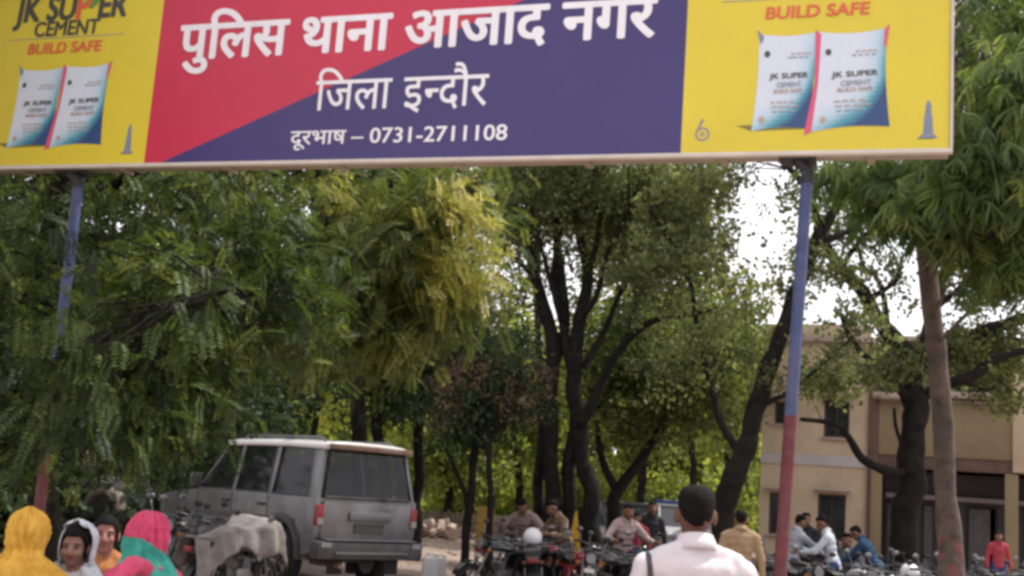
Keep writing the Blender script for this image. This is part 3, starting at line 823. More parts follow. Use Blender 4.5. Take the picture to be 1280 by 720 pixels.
# forked dark tree in front of the building
tree('tall_tree', 'dark forked tree with long bare side branches in front of the building', 22.0,
     [[(1134, 692, 17), (1137, 620, 16), (1139, 560, 15.5), (1141, 500, 16), (1138, 455, 14), (1112, 415, 10), (1085, 375, 9), (1052, 335, 7.5), (1030, 300, 6), (1020, 262, 4)],
      [(1141, 490, 12), (1153, 440, 9), (1168, 390, 7, .2), (1182, 330, 6, .3), (1205, 280, 4, .4)],
      [(1138, 505, 8), (1112, 470, 5, -.3), (1082, 445, 4.5, -.4), (1060, 415, 4, -.5), (1052, 392, 3, -.5)],
      [(1134, 592, 7), (1108, 588, 6, -.3), (1080, 574, 5, -.5), (1062, 546, 4.5, -.6), (1045, 530, 4, -.7), (1000, 524, 2.5, -.8)],
      [(1145, 500, 9), (1178, 482, 7.5, -.2), (1212, 470, 6.5, -.3), (1248, 448, 5.5, -.4), (1300, 434, 4, -.5)],
      [(1146, 470, 7), (1190, 440, 6, .3), (1225, 416, 9, .4), (1260, 404, 8, .5), (1310, 388, 6, .6)],
      [(1130, 560, 3), (1120, 535, 2.5, -.2), (1118, 510, 2, -.3)],
      [(1052, 335, 4), (1075, 300, 3, -.2), (1100, 285, 2.5, -.3), (1135, 300, 2, -.3)], [(1085, 375, 4), (1120, 350, 3, .2), (1128, 320, 2, .2)], [(1112, 415, 5), (1098, 350, 3, .3), (1078, 330, 2.5, .4), (1068, 285, 2, .4)], [(1168, 390, 4, .2), (1198, 360, 3, .2), (1228, 330, 2, .2)]],
     [(1050, 300, 0, 50, 24, .9, 6, 8), (1100, 360, .2, 40, 30, .9, 5, 8), (1240, 420, .4, 70, 30, .9, 18, 11), (1210, 460, .6, 60, 24, .8, 10, 10), (1090, 270, 0, 70, 26, 1.0, 7, 8), (1220, 350, .3, 70, 30, 1.0, 10, 9),
      (1270, 300, .3, 80, 60, 1.1, 26, 11), (1230, 180, .2, 110, 90, 1.3, 46, 11), (1240, 60, .2, 110, 80, 1.3, 46, 11), (1040, 470, -.5, 50, 20, .5, 8, 8), (1110, 450, -.3, 40, 26, .5, 8, 9), (1230, 500, .2, 60, 20, .5, 6, 8), (1205, 440, 0, 50, 24, .8, 8, 9), (1330, 430, 0, 60, 80, 1, 20, 10)],
     'pinnate', 'clump', G_olive, size=.26, tone=(.1, .85))
# nearer brown trunk with long drooping leaves
def painted_bark():
    m = bark_brown.copy(); m.name = 'brown_bark_with_red_paint'; t = m.node_tree; L = t.links.new
    b = t.nodes['Principled BSDF']; src = b.inputs['Base Color'].links[0].from_socket
    tc_ = t.nodes.new('ShaderNodeTexCoord'); sx = t.nodes.new('ShaderNodeSeparateXYZ'); L(tc_.outputs['Object'], sx.inputs['Vector'])
    def mth(op, a, b_):
        n = t.nodes.new('ShaderNodeMath'); n.operation = op; n.use_clamp = False
        for i, q in enumerate((a, b_)):
            if isinstance(q, (int, float)): n.inputs[i].default_value = q
            else: L(q, n.inputs[i])
        return n.outputs[0]
    nz = t.nodes.new('ShaderNodeTexNoise'); nz.inputs['Scale'].default_value = 9; nz.inputs['Detail'].default_value = 5; L(tc_.outputs['Object'], nz.inputs['Vector'])
    band = mth('MULTIPLY', mth('GREATER_THAN', sx.outputs['Z'], 1.0), mth('LESS_THAN', sx.outputs['Z'], 1.5))
    f = mth('MULTIPLY', band, mth('MULTIPLY', mth('GREATER_THAN', nz.outputs['Fac'], .54), .4))
    mx_ = t.nodes.new('ShaderNodeMixRGB'); mx_.inputs['Color2'].default_value = (.32, .05, .07, 1); L(f, mx_.inputs['Fac']); L(src, mx_.inputs['Color1']); L(mx_.outputs['Color'], b.inputs['Base Color'])
    return m
t8 = tree('drooping_tree', 'brownish trunk at the right with long drooping leaves beside the end of the board', 12.5,
     [[(1189, 722, 16), (1184, 640, 14), (1180, 560, 13), (1175, 480, 12.5), (1167, 400, 11.5), (1158, 330, 11), (1151, 285, 10), (1140, 200, 8), (1130, 110, 6)],
      [(1151, 300, 6), (1190, 250, 5, -.6), (1240, 200, 4, -1.2), (1290, 160, 3, -1.6)],
      [(1145, 240, 5), (1110, 200, 4, -.3), (1085, 190, 3, -.5)]],
     [(1240, 225, -2.2, 56, 70, .5, 44, 18), (1270, 120, -2.2, 36, 50, .5, 18, 15), (1130, 235, -.7, 60, 28, .45, 26, 15), (1190, 255, -1.8, 46, 34, .45, 28, 16), (1270, 310, -2.0, 36, 44, .5, 18, 15), (1320, 180, -1.8, 60, 80, .6, 20, 14),
      (1250, 30, -1.2, 70, 36, .7, 12, 12), (1060, 210, -.3, 50, 16, .4, 8, 11), (1300, -60, 0, 100, 60, 1, 24, 12)],
     'pinnate', 'droop', G_long, bark=painted_bark(), size=.23, tone=(.1, .9))
# red paint marks on that trunk
# ---- trees further back: each has its own stem and crown
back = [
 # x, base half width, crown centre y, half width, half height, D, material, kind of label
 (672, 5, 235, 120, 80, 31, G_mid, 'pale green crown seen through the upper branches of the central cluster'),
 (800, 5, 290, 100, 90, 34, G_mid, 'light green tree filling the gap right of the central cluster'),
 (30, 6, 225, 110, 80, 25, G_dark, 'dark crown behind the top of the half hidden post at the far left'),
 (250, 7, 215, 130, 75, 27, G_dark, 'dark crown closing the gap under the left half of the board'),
 (455, 7, 215, 110, 70, 29, G_dark, 'dark crown behind the bough ends coloured as sunlit under the board'),
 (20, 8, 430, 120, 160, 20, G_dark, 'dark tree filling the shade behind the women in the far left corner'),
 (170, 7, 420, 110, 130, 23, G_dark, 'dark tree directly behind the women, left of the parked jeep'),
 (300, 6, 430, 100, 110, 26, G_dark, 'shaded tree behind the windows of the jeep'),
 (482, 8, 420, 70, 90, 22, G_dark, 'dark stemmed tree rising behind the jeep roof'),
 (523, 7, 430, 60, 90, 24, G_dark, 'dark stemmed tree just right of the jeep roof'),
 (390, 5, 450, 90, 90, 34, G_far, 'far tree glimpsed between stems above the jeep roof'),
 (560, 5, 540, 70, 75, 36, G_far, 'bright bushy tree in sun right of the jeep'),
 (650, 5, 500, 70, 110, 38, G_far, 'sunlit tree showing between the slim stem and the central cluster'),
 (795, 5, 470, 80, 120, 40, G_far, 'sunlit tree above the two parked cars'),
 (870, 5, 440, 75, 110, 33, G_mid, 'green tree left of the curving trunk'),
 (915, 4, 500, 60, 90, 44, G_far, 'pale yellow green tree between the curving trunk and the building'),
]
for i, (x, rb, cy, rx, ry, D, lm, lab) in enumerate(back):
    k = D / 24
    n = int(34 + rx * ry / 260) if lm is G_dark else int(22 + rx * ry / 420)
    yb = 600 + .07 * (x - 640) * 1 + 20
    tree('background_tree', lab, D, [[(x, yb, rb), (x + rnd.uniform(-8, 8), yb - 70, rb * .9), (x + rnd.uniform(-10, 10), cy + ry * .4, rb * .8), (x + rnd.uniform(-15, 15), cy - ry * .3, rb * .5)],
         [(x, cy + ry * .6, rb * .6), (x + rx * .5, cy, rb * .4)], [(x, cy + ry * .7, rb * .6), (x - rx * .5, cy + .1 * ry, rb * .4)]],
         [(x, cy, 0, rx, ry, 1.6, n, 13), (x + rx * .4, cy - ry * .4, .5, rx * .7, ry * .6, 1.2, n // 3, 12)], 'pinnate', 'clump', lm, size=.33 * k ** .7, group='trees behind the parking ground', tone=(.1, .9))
# a far-off wood and low scrub that close the view
def scrub(name, label, xs, D0, D1, z0, z1, n, lm, size, kind='stuff'):
    C = np.empty((n, 3)); 
    cx = rng.uniform(xs[0], xs[1], n // 40 + 1); cd = rng.uniform(D0, D1, len(cx)); cz = rng.uniform(z0, z1, len(cx)); tt = rng.uniform(.1, .9, len(cx))
    k = rng.integers(0, len(cx), n)
    C[:, 0] = (cx[k] - 640) * cd[k] / FPX + rng.normal(0, .45 + (z1 - z0) * .06, n); C[:, 1] = cd[k] + rng.normal(0, .5, n); C[:, 2] = np.maximum(.15, cz[k] + rng.normal(0, .4, n))
    dr = rng.normal(0, 1, (n, 3)); dr[:, 2] += .3
    V, Q, T = fronds(C, dr, size * rng.uniform(.6, 1.3, n), tt[k] + rng.normal(0, .1, n), 'clump')
    o = link(name, mesh_np(name, V, Q, T), lm); tag(o, label, 'scrub', kind=kind)
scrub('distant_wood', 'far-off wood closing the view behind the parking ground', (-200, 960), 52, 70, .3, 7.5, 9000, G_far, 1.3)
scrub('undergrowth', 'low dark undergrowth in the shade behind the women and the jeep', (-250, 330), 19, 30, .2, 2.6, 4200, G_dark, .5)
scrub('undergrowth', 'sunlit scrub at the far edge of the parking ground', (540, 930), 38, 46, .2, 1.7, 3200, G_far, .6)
# ------------------------------------------------------------------ the building
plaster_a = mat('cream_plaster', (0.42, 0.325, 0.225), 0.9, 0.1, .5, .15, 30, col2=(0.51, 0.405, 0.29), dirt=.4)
plaster_b = mat('shade_toned_ochre_plaster', (0.19, 0.145, 0.08), 0.9, 0.12, .5, .15, 30, col2=(0.26, 0.20, 0.12), dirt=.45)  # ochre paint, darkened so the balcony's shade is part of the colour
band_m = mat('grey_band_paint', (0.40, 0.36, 0.36), 0.85, .1, 2)
slab_m = mat('ledge_concrete', (0.36, 0.28, 0.25), 0.9, .2, 3, .2, 30, dirt=.3)
brown_m = mat('brown_paint', (0.10, 0.06, 0.045), 0.7, .2, 4)
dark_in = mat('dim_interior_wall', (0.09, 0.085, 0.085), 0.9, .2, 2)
wood_m = mat('dark_window_frame', (0.045, 0.04, 0.035), 0.6, .2, 6)
wglass = glass('window_glass', (0.03, 0.035, 0.035), .85, .1)
BD = 33.0
_c0 = P(1083, 640, BD); _c0.z = 0
A_B = R(-24)
FU = Vector((math.cos(A_B), math.sin(A_B), 0)); FN = Vector((-FU.y, FU.x, 0))
def fuv(x, y, v=0.0):
    d = ray(x, y); k = (_c0 + FN * v - CAM_P).dot(FN) / d.dot(FN); p = CAM_P + d * k
    return (p - _c0).dot(FU), p.z
HM = Matrix(((FU.x, FN.x, 0, _c0.x), (FU.y, FN.y, 0, _c0.y), (0, 0, 1, 0), (0, 0, 0, 1)))
house = empty('station_building', _c0, A_B)
tag(house, 'two-storey cream and ochre police station building behind the trees at the right', 'building')
def hbox(nm, u0, u1, v0, v1, z0, z1, m, parent=house, bevel=0.0, label=None):
    o = MB().box(((u0 + u1) / 2, (v0 + v1) / 2, (z0 + z1) / 2), (u1 - u0, v1 - v0, z1 - z0)).obj(nm, m, parent, bevel=bevel)
    if label: o['label'] = label
    return o
def wall_with_holes(nm, u0, u1, z0, z1, v0, th, holes, m, parent=house):
    us = sorted(set([u0, u1] + [h[0] for h in holes] + [h[1] for h in holes])); zs = sorted(set([z0, z1] + [h[2] for h in holes] + [h[3] for h in holes]))
    bm = bmesh.new(); vv = {}
    def V(u, z, v):
        k = (round(u, 4), round(z, 4), v)
        if k not in vv: vv[k] = bm.verts.new((u, v, z))
        return vv[k]
    solid = {}
    for i in range(len(us) - 1):
        for j in range(len(zs) - 1):
            cu, cz = (us[i] + us[i + 1]) / 2, (zs[j] + zs[j + 1]) / 2
            solid[i, j] = not any(h[0] < cu < h[1] and h[2] < cz < h[3] for h in holes)
    for (i, j), s_ in solid.items():
        if not s_: continue
        a, b, c_, d_ = us[i], us[i + 1], zs[j], zs[j + 1]
        bm.faces.new([V(a, c_, v0), V(b, c_, v0), V(b, d_, v0), V(a, d_, v0)])
        bm.faces.new([V(a, d_, v0 + th), V(b, d_, v0 + th), V(b, c_, v0 + th), V(a, c_, v0 + th)])
        for (di, dj, p, q) in ((-1, 0, (a, c_), (a, d_)), (1, 0, (b, c_), (b, d_)), (0, -1, (a, c_), (b, c_)), (0, 1, (a, d_), (b, d_))):
            if not solid.get((i + di, j + dj), False):
                bm.faces.new([V(*p, v0), V(*q, v0), V(*q, v0 + th), V(*p, v0 + th)])
    bmesh.ops.recalc_face_normals(bm, faces=bm.faces)
    me = bpy.data.meshes.new(nm); bm.to_mesh(me); bm.free()
    return link(nm, me, m, parent)
def window(u0, u1, z0, z1, v, parent=house, bars=2, sill=True):
    f = MB(); t = .06
    f.box(((u0 + u1) / 2, v + .1, z0 + t / 2), (u1 - u0, .07, t)); f.box(((u0 + u1) / 2, v + .1, z1 - t / 2), (u1 - u0, .07, t))
    f.box((u0 + t / 2, v + .1, (z0 + z1) / 2), (t, .068, z1 - z0 - 2 * t)); f.box((u1 - t / 2, v + .1, (z0 + z1) / 2), (t, .068, z1 - z0 - 2 * t))
    for k in range(1, bars):
        f.box((u0 + (u1 - u0) * k / bars, v + .1, (z0 + z1) / 2), (.05, .06, z1 - z0 - 2 * t))
    fo = f.obj('window', wood_m, parent)
    for k in range(bars):
        a = u0 + (u1 - u0) * k / bars + t * .6; b = u0 + (u1 - u0) * (k + 1) / bars - t * .6
        MB().box(((a + b) / 2, v + .105, (z0 + z1) / 2), (b - a, .01, z1 - z0 - 2.2 * t)).obj('pane', wglass, fo)
    g = MB()
    n = max(2, int((z1 - z0) / .18))
    for k in range(1, n): g.box(((u0 + u1) / 2, v + .04, z0 + (z1 - z0) * k / n), (u1 - u0, .014, .014))
    g.obj('grille', wood_m, fo)
    if sill: MB().box(((u0 + u1) / 2, v - .03, z0 - .03), (u1 - u0 + .16, .16, .05)).obj('sill', slab_m, fo)
    return fo
uL = fuv(952, 560)[0]; zT = fuv(1030, 428)[1]; zT2 = fuv(1180, 424)[1]
# left block
w1 = (*sorted((fuv(1030, 520)[0], fuv(1062, 520)[0])), fuv(1045, 547)[1], fuv(1045, 500)[1])
w0 = (*sorted((fuv(968, 520)[0], fuv(992, 520)[0])), fuv(980, 530)[1], fuv(980, 502)[1])
w2 = (*sorted((fuv(1022, 640)[0], fuv(1057, 640)[0])), fuv(1040, 676)[1], fuv(1040, 618)[1])
w3 = (*sorted((fuv(961, 640)[0], fuv(984, 640)[0])), fuv(973, 668)[1], fuv(973, 616)[1])
wall_with_holes('front_wall', uL, 0, -.1, zT, 0, .23, [w0, w1, w2, w3], plaster_a)
for q in (w0, w1, w2, w3): window(*q, 0)
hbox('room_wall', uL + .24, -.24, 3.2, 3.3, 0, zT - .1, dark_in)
hbox('side_wall', uL, uL + .23, .231, 8, -.1, zT - .002, plaster_a)
hbox('side_wall', -.23, 0, .231, 1.2, -.1, zT - .002, plaster_a)
hbox('roof_slab', uL - .15, .12, -.22, 8, zT, zT + .14, slab_m, bevel=.02)
hbox('roof_parapet', uL - .05, .03, -.1, .1, zT + .142, zT + .5, plaster_a, bevel=.01)
zb = fuv(1000, 574)[1]
hbox('painted_band', uL - .02, .0, -.035, -.001, zb - .14, zb + .14, band_m)
zc = fuv(1045, 494)[1]
for q in (w1, w0): hbox('sunshade', q[0] - .15, q[1] + .15, -.45, -.001, q[3] + .1, q[3] + .17, slab_m, bevel=.01)
for q in (w2, w3): hbox('sunshade', q[0] - .12, q[1] + .12, -.3, -.001, q[3] + .08, q[3] + .14, slab_m, bevel=.01)
hbox('floor_inside', uL + .24, -.24, .24, 3.19, zb - .05, zb + .05, slab_m)
# dark brown upright strip at the corner
hbox('corner_strip', .004, .3, -.12, .3, -.1, zT - .05, brown_m, bevel=.01)
# recessed right range: upper wall, balcony front, verandah
uR = fuv(1345, 560)[0]
vU = 1.2
za = fuv(1180, 504)[1]; zs = fuv(1180, 572)[1]; zg = fuv(1180, 500)[1]
def fu(x, y, v): return fuv(x, y, v)[0]
ho1 = (fu(1098, 460, vU), fu(1136, 460, vU), za - .3, fuv(1115, 452, vU)[1]); ho2 = (fu(1192, 460, vU), fu(1248, 460, vU), za - .3, fuv(1220, 458, vU)[1])
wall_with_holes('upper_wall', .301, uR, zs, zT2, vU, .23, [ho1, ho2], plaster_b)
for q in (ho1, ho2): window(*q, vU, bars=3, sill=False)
hbox('roof_slab', .121, uR + .1, .5, 8, zT2 + .01, zT2 + .15, slab_m, bevel=.02)
for (xa, xb) in ((1094, 1138), (1186, 1252)):
    a, b = fu(xa, 495, 0), fu(xb, 495, 0); z = fuv((xa + xb) / 2, 494, -.3)[1]
    hbox('concrete_ledge', a, b, -.45, vU - .002, z - .1, z + .06, slab_m, bevel=.012)
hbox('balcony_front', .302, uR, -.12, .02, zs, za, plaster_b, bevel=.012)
hbox('balcony_coping', .302, uR, -.17, .07, za + .002, za + .07, slab_m, bevel=.01)
hbox('floor_slab', .302, uR, .022, 8, zs, zs + .18, slab_m)
hbox('verandah_beam', .302, uR, -.08, .12, zs - .34, zs - .003, brown_m, bevel=.01)
zl = fuv(1180, 622, .5)[1]
hbox('lintel_band', .302, uR, vU + .55, vU + .8, zl - .06, zl + .06, band_m)
for (xa, xb) in ((1088, 1101), (1256, 1273)):
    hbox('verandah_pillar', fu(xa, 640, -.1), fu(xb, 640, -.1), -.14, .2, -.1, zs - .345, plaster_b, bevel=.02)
hbox('corner_pilaster', fu(1266, 500, -.2), fu(1300, 500, -.2), -.2, -.121, zs - .3, zT2 - .05, plaster_a, bevel=.01)
# verandah back wall with dark doorways
vB = vU + .82
doors = [(fu(a, 660, vB), fu(b, 660, vB), -.1, zl - .12) for a, b in ((1104, 1136), (1150, 1170), (1206, 1248), (1278, 1310))]
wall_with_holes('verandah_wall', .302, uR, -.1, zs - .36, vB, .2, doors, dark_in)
for q in doors:
    f = MB(); t = .07
    f.box((q[0] + t / 2, vB + .06, (q[2] + q[3]) / 2), (t, .1, q[3] - q[2])); f.box((q[1] - t / 2, vB + .06, (q[2] + q[3]) / 2), (t, .1, q[3] - q[2])); f.box(((q[0] + q[1]) / 2, vB + .06, q[3] - t / 2), (q[1] - q[0] - 2 * t, .1, t))
    d_ = f.obj('door_frame', wood_m, house)
    MB().box((q[0] + t + .3, vB + .1, (q[3] + q[2]) / 2 - .03), (.56, .04, q[3] - q[2] - .15)).obj('door_leaf', mat('grey_door_paint', (.16, .15, .15), .6, .2, 5), d_, bevel=.01)
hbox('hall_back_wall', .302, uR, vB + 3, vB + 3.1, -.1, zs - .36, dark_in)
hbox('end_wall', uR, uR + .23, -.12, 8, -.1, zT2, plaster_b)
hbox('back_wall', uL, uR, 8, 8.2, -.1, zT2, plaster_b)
# ------------------------------------------------------------------ heap of rubble, cans, yellow barriers
def heap(x, y, D, n, rx, rz, label):
    g = P(x, y, D); g.z = gz(g.x, g.y)
    root = empty('rubble_heap', g); tag(root, label, 'rubble')
    ms = [mat('rubble_stone', (.40, .30, .25), .95, .25, 4, .4, 20), mat('rubble_brick', (.26, .17, .13), .95, .25, 6, .4, 20)]
    for i in range(n):
        a = rnd.gauss(0, .5) * rx; h = max(0, 1 - abs(a / rx)) * rz
        s = rnd.uniform(.08, .2)
        M_ = Matrix.Translation((a, rnd.gauss(0, .35), rnd.uniform(.0, 1) * h + s * .3)) @ Matrix.Rotation(rnd.uniform(0, 6), 4, (rnd.random(), rnd.random(), rnd.random() + .1))
        mb = MB(M_); mb.box((0, 0, 0), (s * 2 * rnd.uniform(.7, 1.3), s * 1.4, s * rnd.uniform(.7, 1.2)), taper=rnd.uniform(.6, .95))
        mb.obj('stone' if i % 3 else 'brick', ms[i % 3 == 0], root, bevel=.02)
    return root
heap(548, 640, 34, 46, 1.5, .4, 'low heap of pale stones and broken bricks behind the right side of the jeep')
def slab_wall(x0, x1, D, z1, label):
    a = P(x0, 640, D); b = P(x1, 640, D); a.z = gz(a.x, a.y) - .05; b.z = a.z
    u = (b - a).normalized(); n = 7
    root = empty('low_wall', a); tag(root, label, 'wall')
    ang = math.atan2(u.y, u.x); L = (b - a).length
    m_ = mat('stone_wall', (.22, .18, .16), .95, .25, 2, .5, 15, dirt=.4)
    for r_ in range(3):
        k = 0; x = 0
        while x < L:
            w_ = min(rnd.uniform(.5, .8), L - x)
            MB(Matrix.Rotation(ang, 4, 'Z')).box((x + w_ / 2, rnd.uniform(-.02, .02), (r_ + .5) * z1 / 3), (w_ - .02, .35, z1 / 3 - .02)).obj('stone', m_, root, bevel=.02)
            x += w_
slab_wall(520, 660, 36, .75, 'low stone wall running behind the bare ground under the trees')
def can(x, y, D, h, label):
    g = P(x, y, D); g.z = gz(g.x, g.y)
    root = empty('water_can', g, rnd.uniform(-1, 1)); tag(root, label, 'can')
    wm = mat('white_plastic', (.72, .70, .72), .5, .06, 8)
    MB().box((0, 0, h * .42), (h * .62, h * .42, h * .84), taper=.9).obj('body', wm, root, bevel=h * .08, seg=3)
    MB().tube([(-h * .18, 0, h * .82), (-h * .16, 0, h * .95), (h * .1, 0, h * .95), (h * .14, 0, h * .82)], h * .035, 8).obj('handle', wm, root, smooth=True)
    MB().cyl((h * .2, 0, h * .88), h * .08, h * .12).obj('cap', wm, root, smooth=True)
can(538, 700, 19.5, .42, 'white plastic water can on the ground against the right rear corner of the jeep')
can(550, 703, 20.5, .36, 'smaller pinkish white can standing just right of the white one')
def barrier(x, y, D, w_, z0, z1, tilt, label, cm):
    g = P(x, y, D); g.z = gz(g.x, g.y)
    root = empty('barrier_board', g, rnd.uniform(-.15, .15)); tag(root, label, 'barrier')
    rm = mat('barrier_red', (.24, .03, .04), .6, .2, 8)
    M_ = Matrix.Rotation(tilt, 4, 'Y')
    MB(M_).box((0, 0, (z0 + z1) / 2), (w_, .05, z1 - z0)).obj('panel', cm, root, bevel=.01)
    for s in (-1, 1):
        MB(M_).tube([(s * w_ * .4, .05, -.02), (s * w_ * .4, .05, z1 - .05)], .022, 8).obj('leg', rm, root, smooth=True)
    MB(M_).box((0, -.03, z0 + .1), (w_, .012, .14)).obj('stripe', rm, root)
    MB(M_).box((0, .05, .04), (w_ * 1.3, .4, .05)).obj('foot', rm, root)
barrier(606, 660, 24, .34, .22, 1.18, 0, 'olive yellow barrier board on red legs standing right of the slim tree', mat('olive_yellow_paint', (.33, .21, .035), .6, .2, 4, dirt=.5))
barrier(722, 690, 23.5, .3, .2, 1.32, R(-9), 'bright orange yellow barrier board leaning behind the man in the khaki shirt', mat('orange_yellow_paint', (.62, .34, .03), .6, .15, 4, dirt=.2))
# ------------------------------------------------------------------ vehicles
rubber = mat('tyre_rubber', (.02, .02, .02), .9, .2, 20, .3, 60)
chrome = mat('scuffed_chrome', (.16, .16, .165), .42, .1, 10, metal=.9)
black_pl = mat('black_plastic', (.02, .02, .022), .5, .2, 12)
red_lens = mat('red_lens', (.22, .02, .025), .3, .1, 10)
clear_lens = mat('clear_lens', (.22, .22, .23), .15, .1, 10)
jeep_glass = glass('tinted_glass', (.012, .013, .015), .6, .06)
silver = mat('dusty_silver_paint', (.10, .10, .108), .38, .1, 2.0, .05, 30, metal=.35, col2=(.20, .20, .212), dirt=.4, coat=.25)
seat_m = mat('seat_fabric', (.07, .065, .065), .9, .2, 8)
rust_silver = mat('rusty_silver', (.2, .16, .14), .7, .3, 3, .2, 30, col2=(.16, .08, .05))

def wheel(parent, x, y, r=.36, w_=.22, spokes=5, rimm=chrome):
    t = MB().torus((x, y, r), r - w_ * .42, w_ * .42, 28, 10, 'x', ry=w_ * .5).obj('wheel', rubber, parent, smooth=True)
    b = MB()
    b.cyl((x, y, r), r * .62, w_ * .7, 'x', 24)
    b.obj('rim', rimm, t, smooth=True)
    s = MB(); sg = 1 if x > 0 else -1
    for k in range(spokes):
        a = 2 * math.pi * k / spokes
        s.box((x + sg * w_ * .37, y + math.cos(a) * r * .3, r + math.sin(a) * r * .3), (.02, .05, .05))
    s.cyl((x + sg * w_ * .38, y, r), r * .16, .03, 'x', 12)
    s.obj('hub', black_pl, t)
    return t
def suv(loc, rz):
    root = empty('parked_jeep', loc, rz)
    tag(root, 'dusty silver off-road jeep with roof coloured as sunlit parked facing away to the left', 'jeep')
    hw = .89
    # lower body: side profile with wheel arches, front at +y
    yr, yf, wr, wf = -2.15, 2.2, -1.32, 1.38
    prof = [(yr + .05, .48)]
    def arch(c):
        return [(c + .46 * math.cos(math.pi - a * math.pi / 10), .38 + .46 * math.sin(a * math.pi / 10)) for a in range(11)]
    prof += [(wr - .46, .42)] + arch(wr)[0:] + [(wf - .46, .40)] + arch(wf) + [(yf, .5), (yf + .03, .85), (yf - .08, 1.04), (1.05, 1.14), (.98, 1.16), (yr, 1.16), (yr - .02, .8)]
    # drop duplicate arch feet
    P2 = []
    for p in prof:
        if not P2 or (abs(p[0] - P2[-1][0]) > 1e-4 or abs(p[1] - P2[-1][1]) > 1e-4): P2.append(p)
    b = MB(); b.prism(P2, -hw, hw)
    b.obj('body', silver, root, bevel=.035, seg=3)
    # flares, cladding
    for sx in (-1, 1):
        for c_ in (wr, wf):
            f = MB(); f.torus((sx * (hw + .01), c_, .38), .50, .05, 16, 8, 'x', arc=(0.02, math.pi - .02), ry=.05)
            f.obj('wheel_flare', mat('grey_cladding', (.05, .05, .052), .7, .2, 6, dirt=.5), root, smooth=True)
        MB().box((sx * (hw + .005), .02, .47), (.05, 1.66, .16)).obj('side_cladding', MATS['grey_cladding'], root, bevel=.02)
        MB().box((sx * (hw + .015), .02, .30), (.16, 1.75, .05)).obj('side_step', black_pl, root, bevel=.015)
        MB().box((sx * (hw + .004), -.1, .84), (.03, 3.1, .07)).obj('rub_strip', MATS['grey_cladding'], root, bevel=.01)
    # greenhouse frame
    zb, zt = 1.15, 1.80
    def yy(t, yb, yt): return yb + (yt - yb) * t
    xb, xt = hw - .02, hw - .15
    posts = [(-2.14, -2.02, .26), (-.98, -.95, .12), (.02, .02, .10), (1.02, .45, .09)]
    for sx in (-1, 1):
        for i, (yb_, yt_, w_) in enumerate(posts):
            vs = []
            for (x, y, z) in ((xb, yb_, zb), (xt, yt_, zt)):
                for dx, dy in ((0, 0), (-.07, 0), (-.07, w_), (0, w_)):
                    vs.append((sx * (x + dx), y + dy, z))
            o = MB().add(vs, [(0, 1, 2, 3), (7, 6, 5, 4), (0, 4, 5, 1), (1, 5, 6, 2), (2, 6, 7, 3), (3, 7, 4, 0)]).obj('roof_pillar', silver, root, bevel=.015)
        # panes between posts
        for a, b_ in ((0, 1), (1, 2), (2, 3)):
            y0b, y0t = posts[a][0] + posts[a][2], posts[a][1] + posts[a][2]; y1b, y1t = posts[b_][0], posts[b_][1]
            MB().add([(sx * (xb - .03), y0b, zb + .01), (sx * (xb - .03), y1b, zb + .01), (sx * (xt - .03), y1t, zt), (sx * (xt - .03), y0t, zt)], [(0, 1, 2, 3)]).obj('side_window', jeep_glass if a != 2 else glass('clear_tint', (.02, .02, .02), .35, .06), root)
            t = .022
            MB().tube([(sx * (xb - .01), y0b, zb + .02), (sx * (xb - .01), y1b, zb + .02), (sx * (xt - .01), y1t, zt - .01), (sx * (xt - .01), y0t, zt - .01), (sx * (xb - .01), y0b, zb + .02)], t * .8, 6).obj('window_seal', black_pl, root)
        # door lines and handles
        for y_ in (-.93, .07, 1.07):
            MB().box((sx * (hw + .001), y_, .82), (.006, .014, .62)).obj('door_seam', black_pl, root)
        for y_ in (-.78, .22): MB().box((sx * (hw + .02), y_, 1.02), (.04, .18, .035)).obj('door_handle', black_pl, root, bevel=.01)
        m_ = MB(); m_.box((sx * (hw + .14), .93, 1.26), (.2, .09, .19)).obj('wing_mirror', chrome, root, bevel=.03)
        MB().box((sx * (hw + .02), .95, 1.2), (.1, .03, .03)).obj('mirror_arm', black_pl, root)
    # roof with edge overhang, gentle crown
    rf = MB(); n = 8
    V = []; 
    ysr = [-2.10, -2.04, -1.2, -.3, .3, .52]; 
    for y in ysr:
        for i in range(n + 1):
            x = -xt - .04 + (2 * xt + .08) * i / n
            e = .055 * (1 - (2 * i / n - 1) ** 4) + (.03 * (1 - abs(y + .8) / 1.6))
            V.append((x, y, zt + .02 + e))
    W = n + 1; Fc = [(j * W + i, j * W + i + 1, (j + 1) * W + i + 1, (j + 1) * W + i) for j in range(len(ysr) - 1) for i in range(n)]
    ro = rf.add(V, Fc).obj('roof', mat('sunlit_tone_roof_paint', (.74, .72, .72), .35, .05, 2, .05, 20, dirt=.15, coat=.3), root, smooth=True)  # whitened so that the sunlight on the roof is in its colour
    so = ro.modifiers.new('thick', 'SOLIDIFY'); so.thickness = .06; so.offset = -1
    for sx in (-1, 1):
        MB().tube([(sx * .62, -1.85, zt + .07), (sx * .62, -1.75, zt + .12), (sx * .62, .2, zt + .12), (sx * .62, .3, zt + .07)], .018, 8).obj('roof_rail', chrome, root, smooth=True)
    # windscreen, tailgate
    MB().add([(-xb + .08, 1.08, zb), (xb - .08, 1.08, zb), (xt - .08, .50, zt), (-xt + .08, .50, zt)], [(0, 1, 2, 3)]).obj('windscreen', glass('clear_tint', (.02, .02, .02), .35, .06), root)
    yt0, yt1 = -2.165, -2.045
    def tg(x, t, dy=0): return (x, yt0 + (yt1 - yt0) * t + dy, zb + (zt - zb) * t)
    MB().add([tg(-xb + .1, .05), tg(xb - .1, .05), tg(xt - .08, .97), tg(-xt + .08, .97)], [(0, 1, 2, 3)]).obj('rear_window', jeep_glass, root)
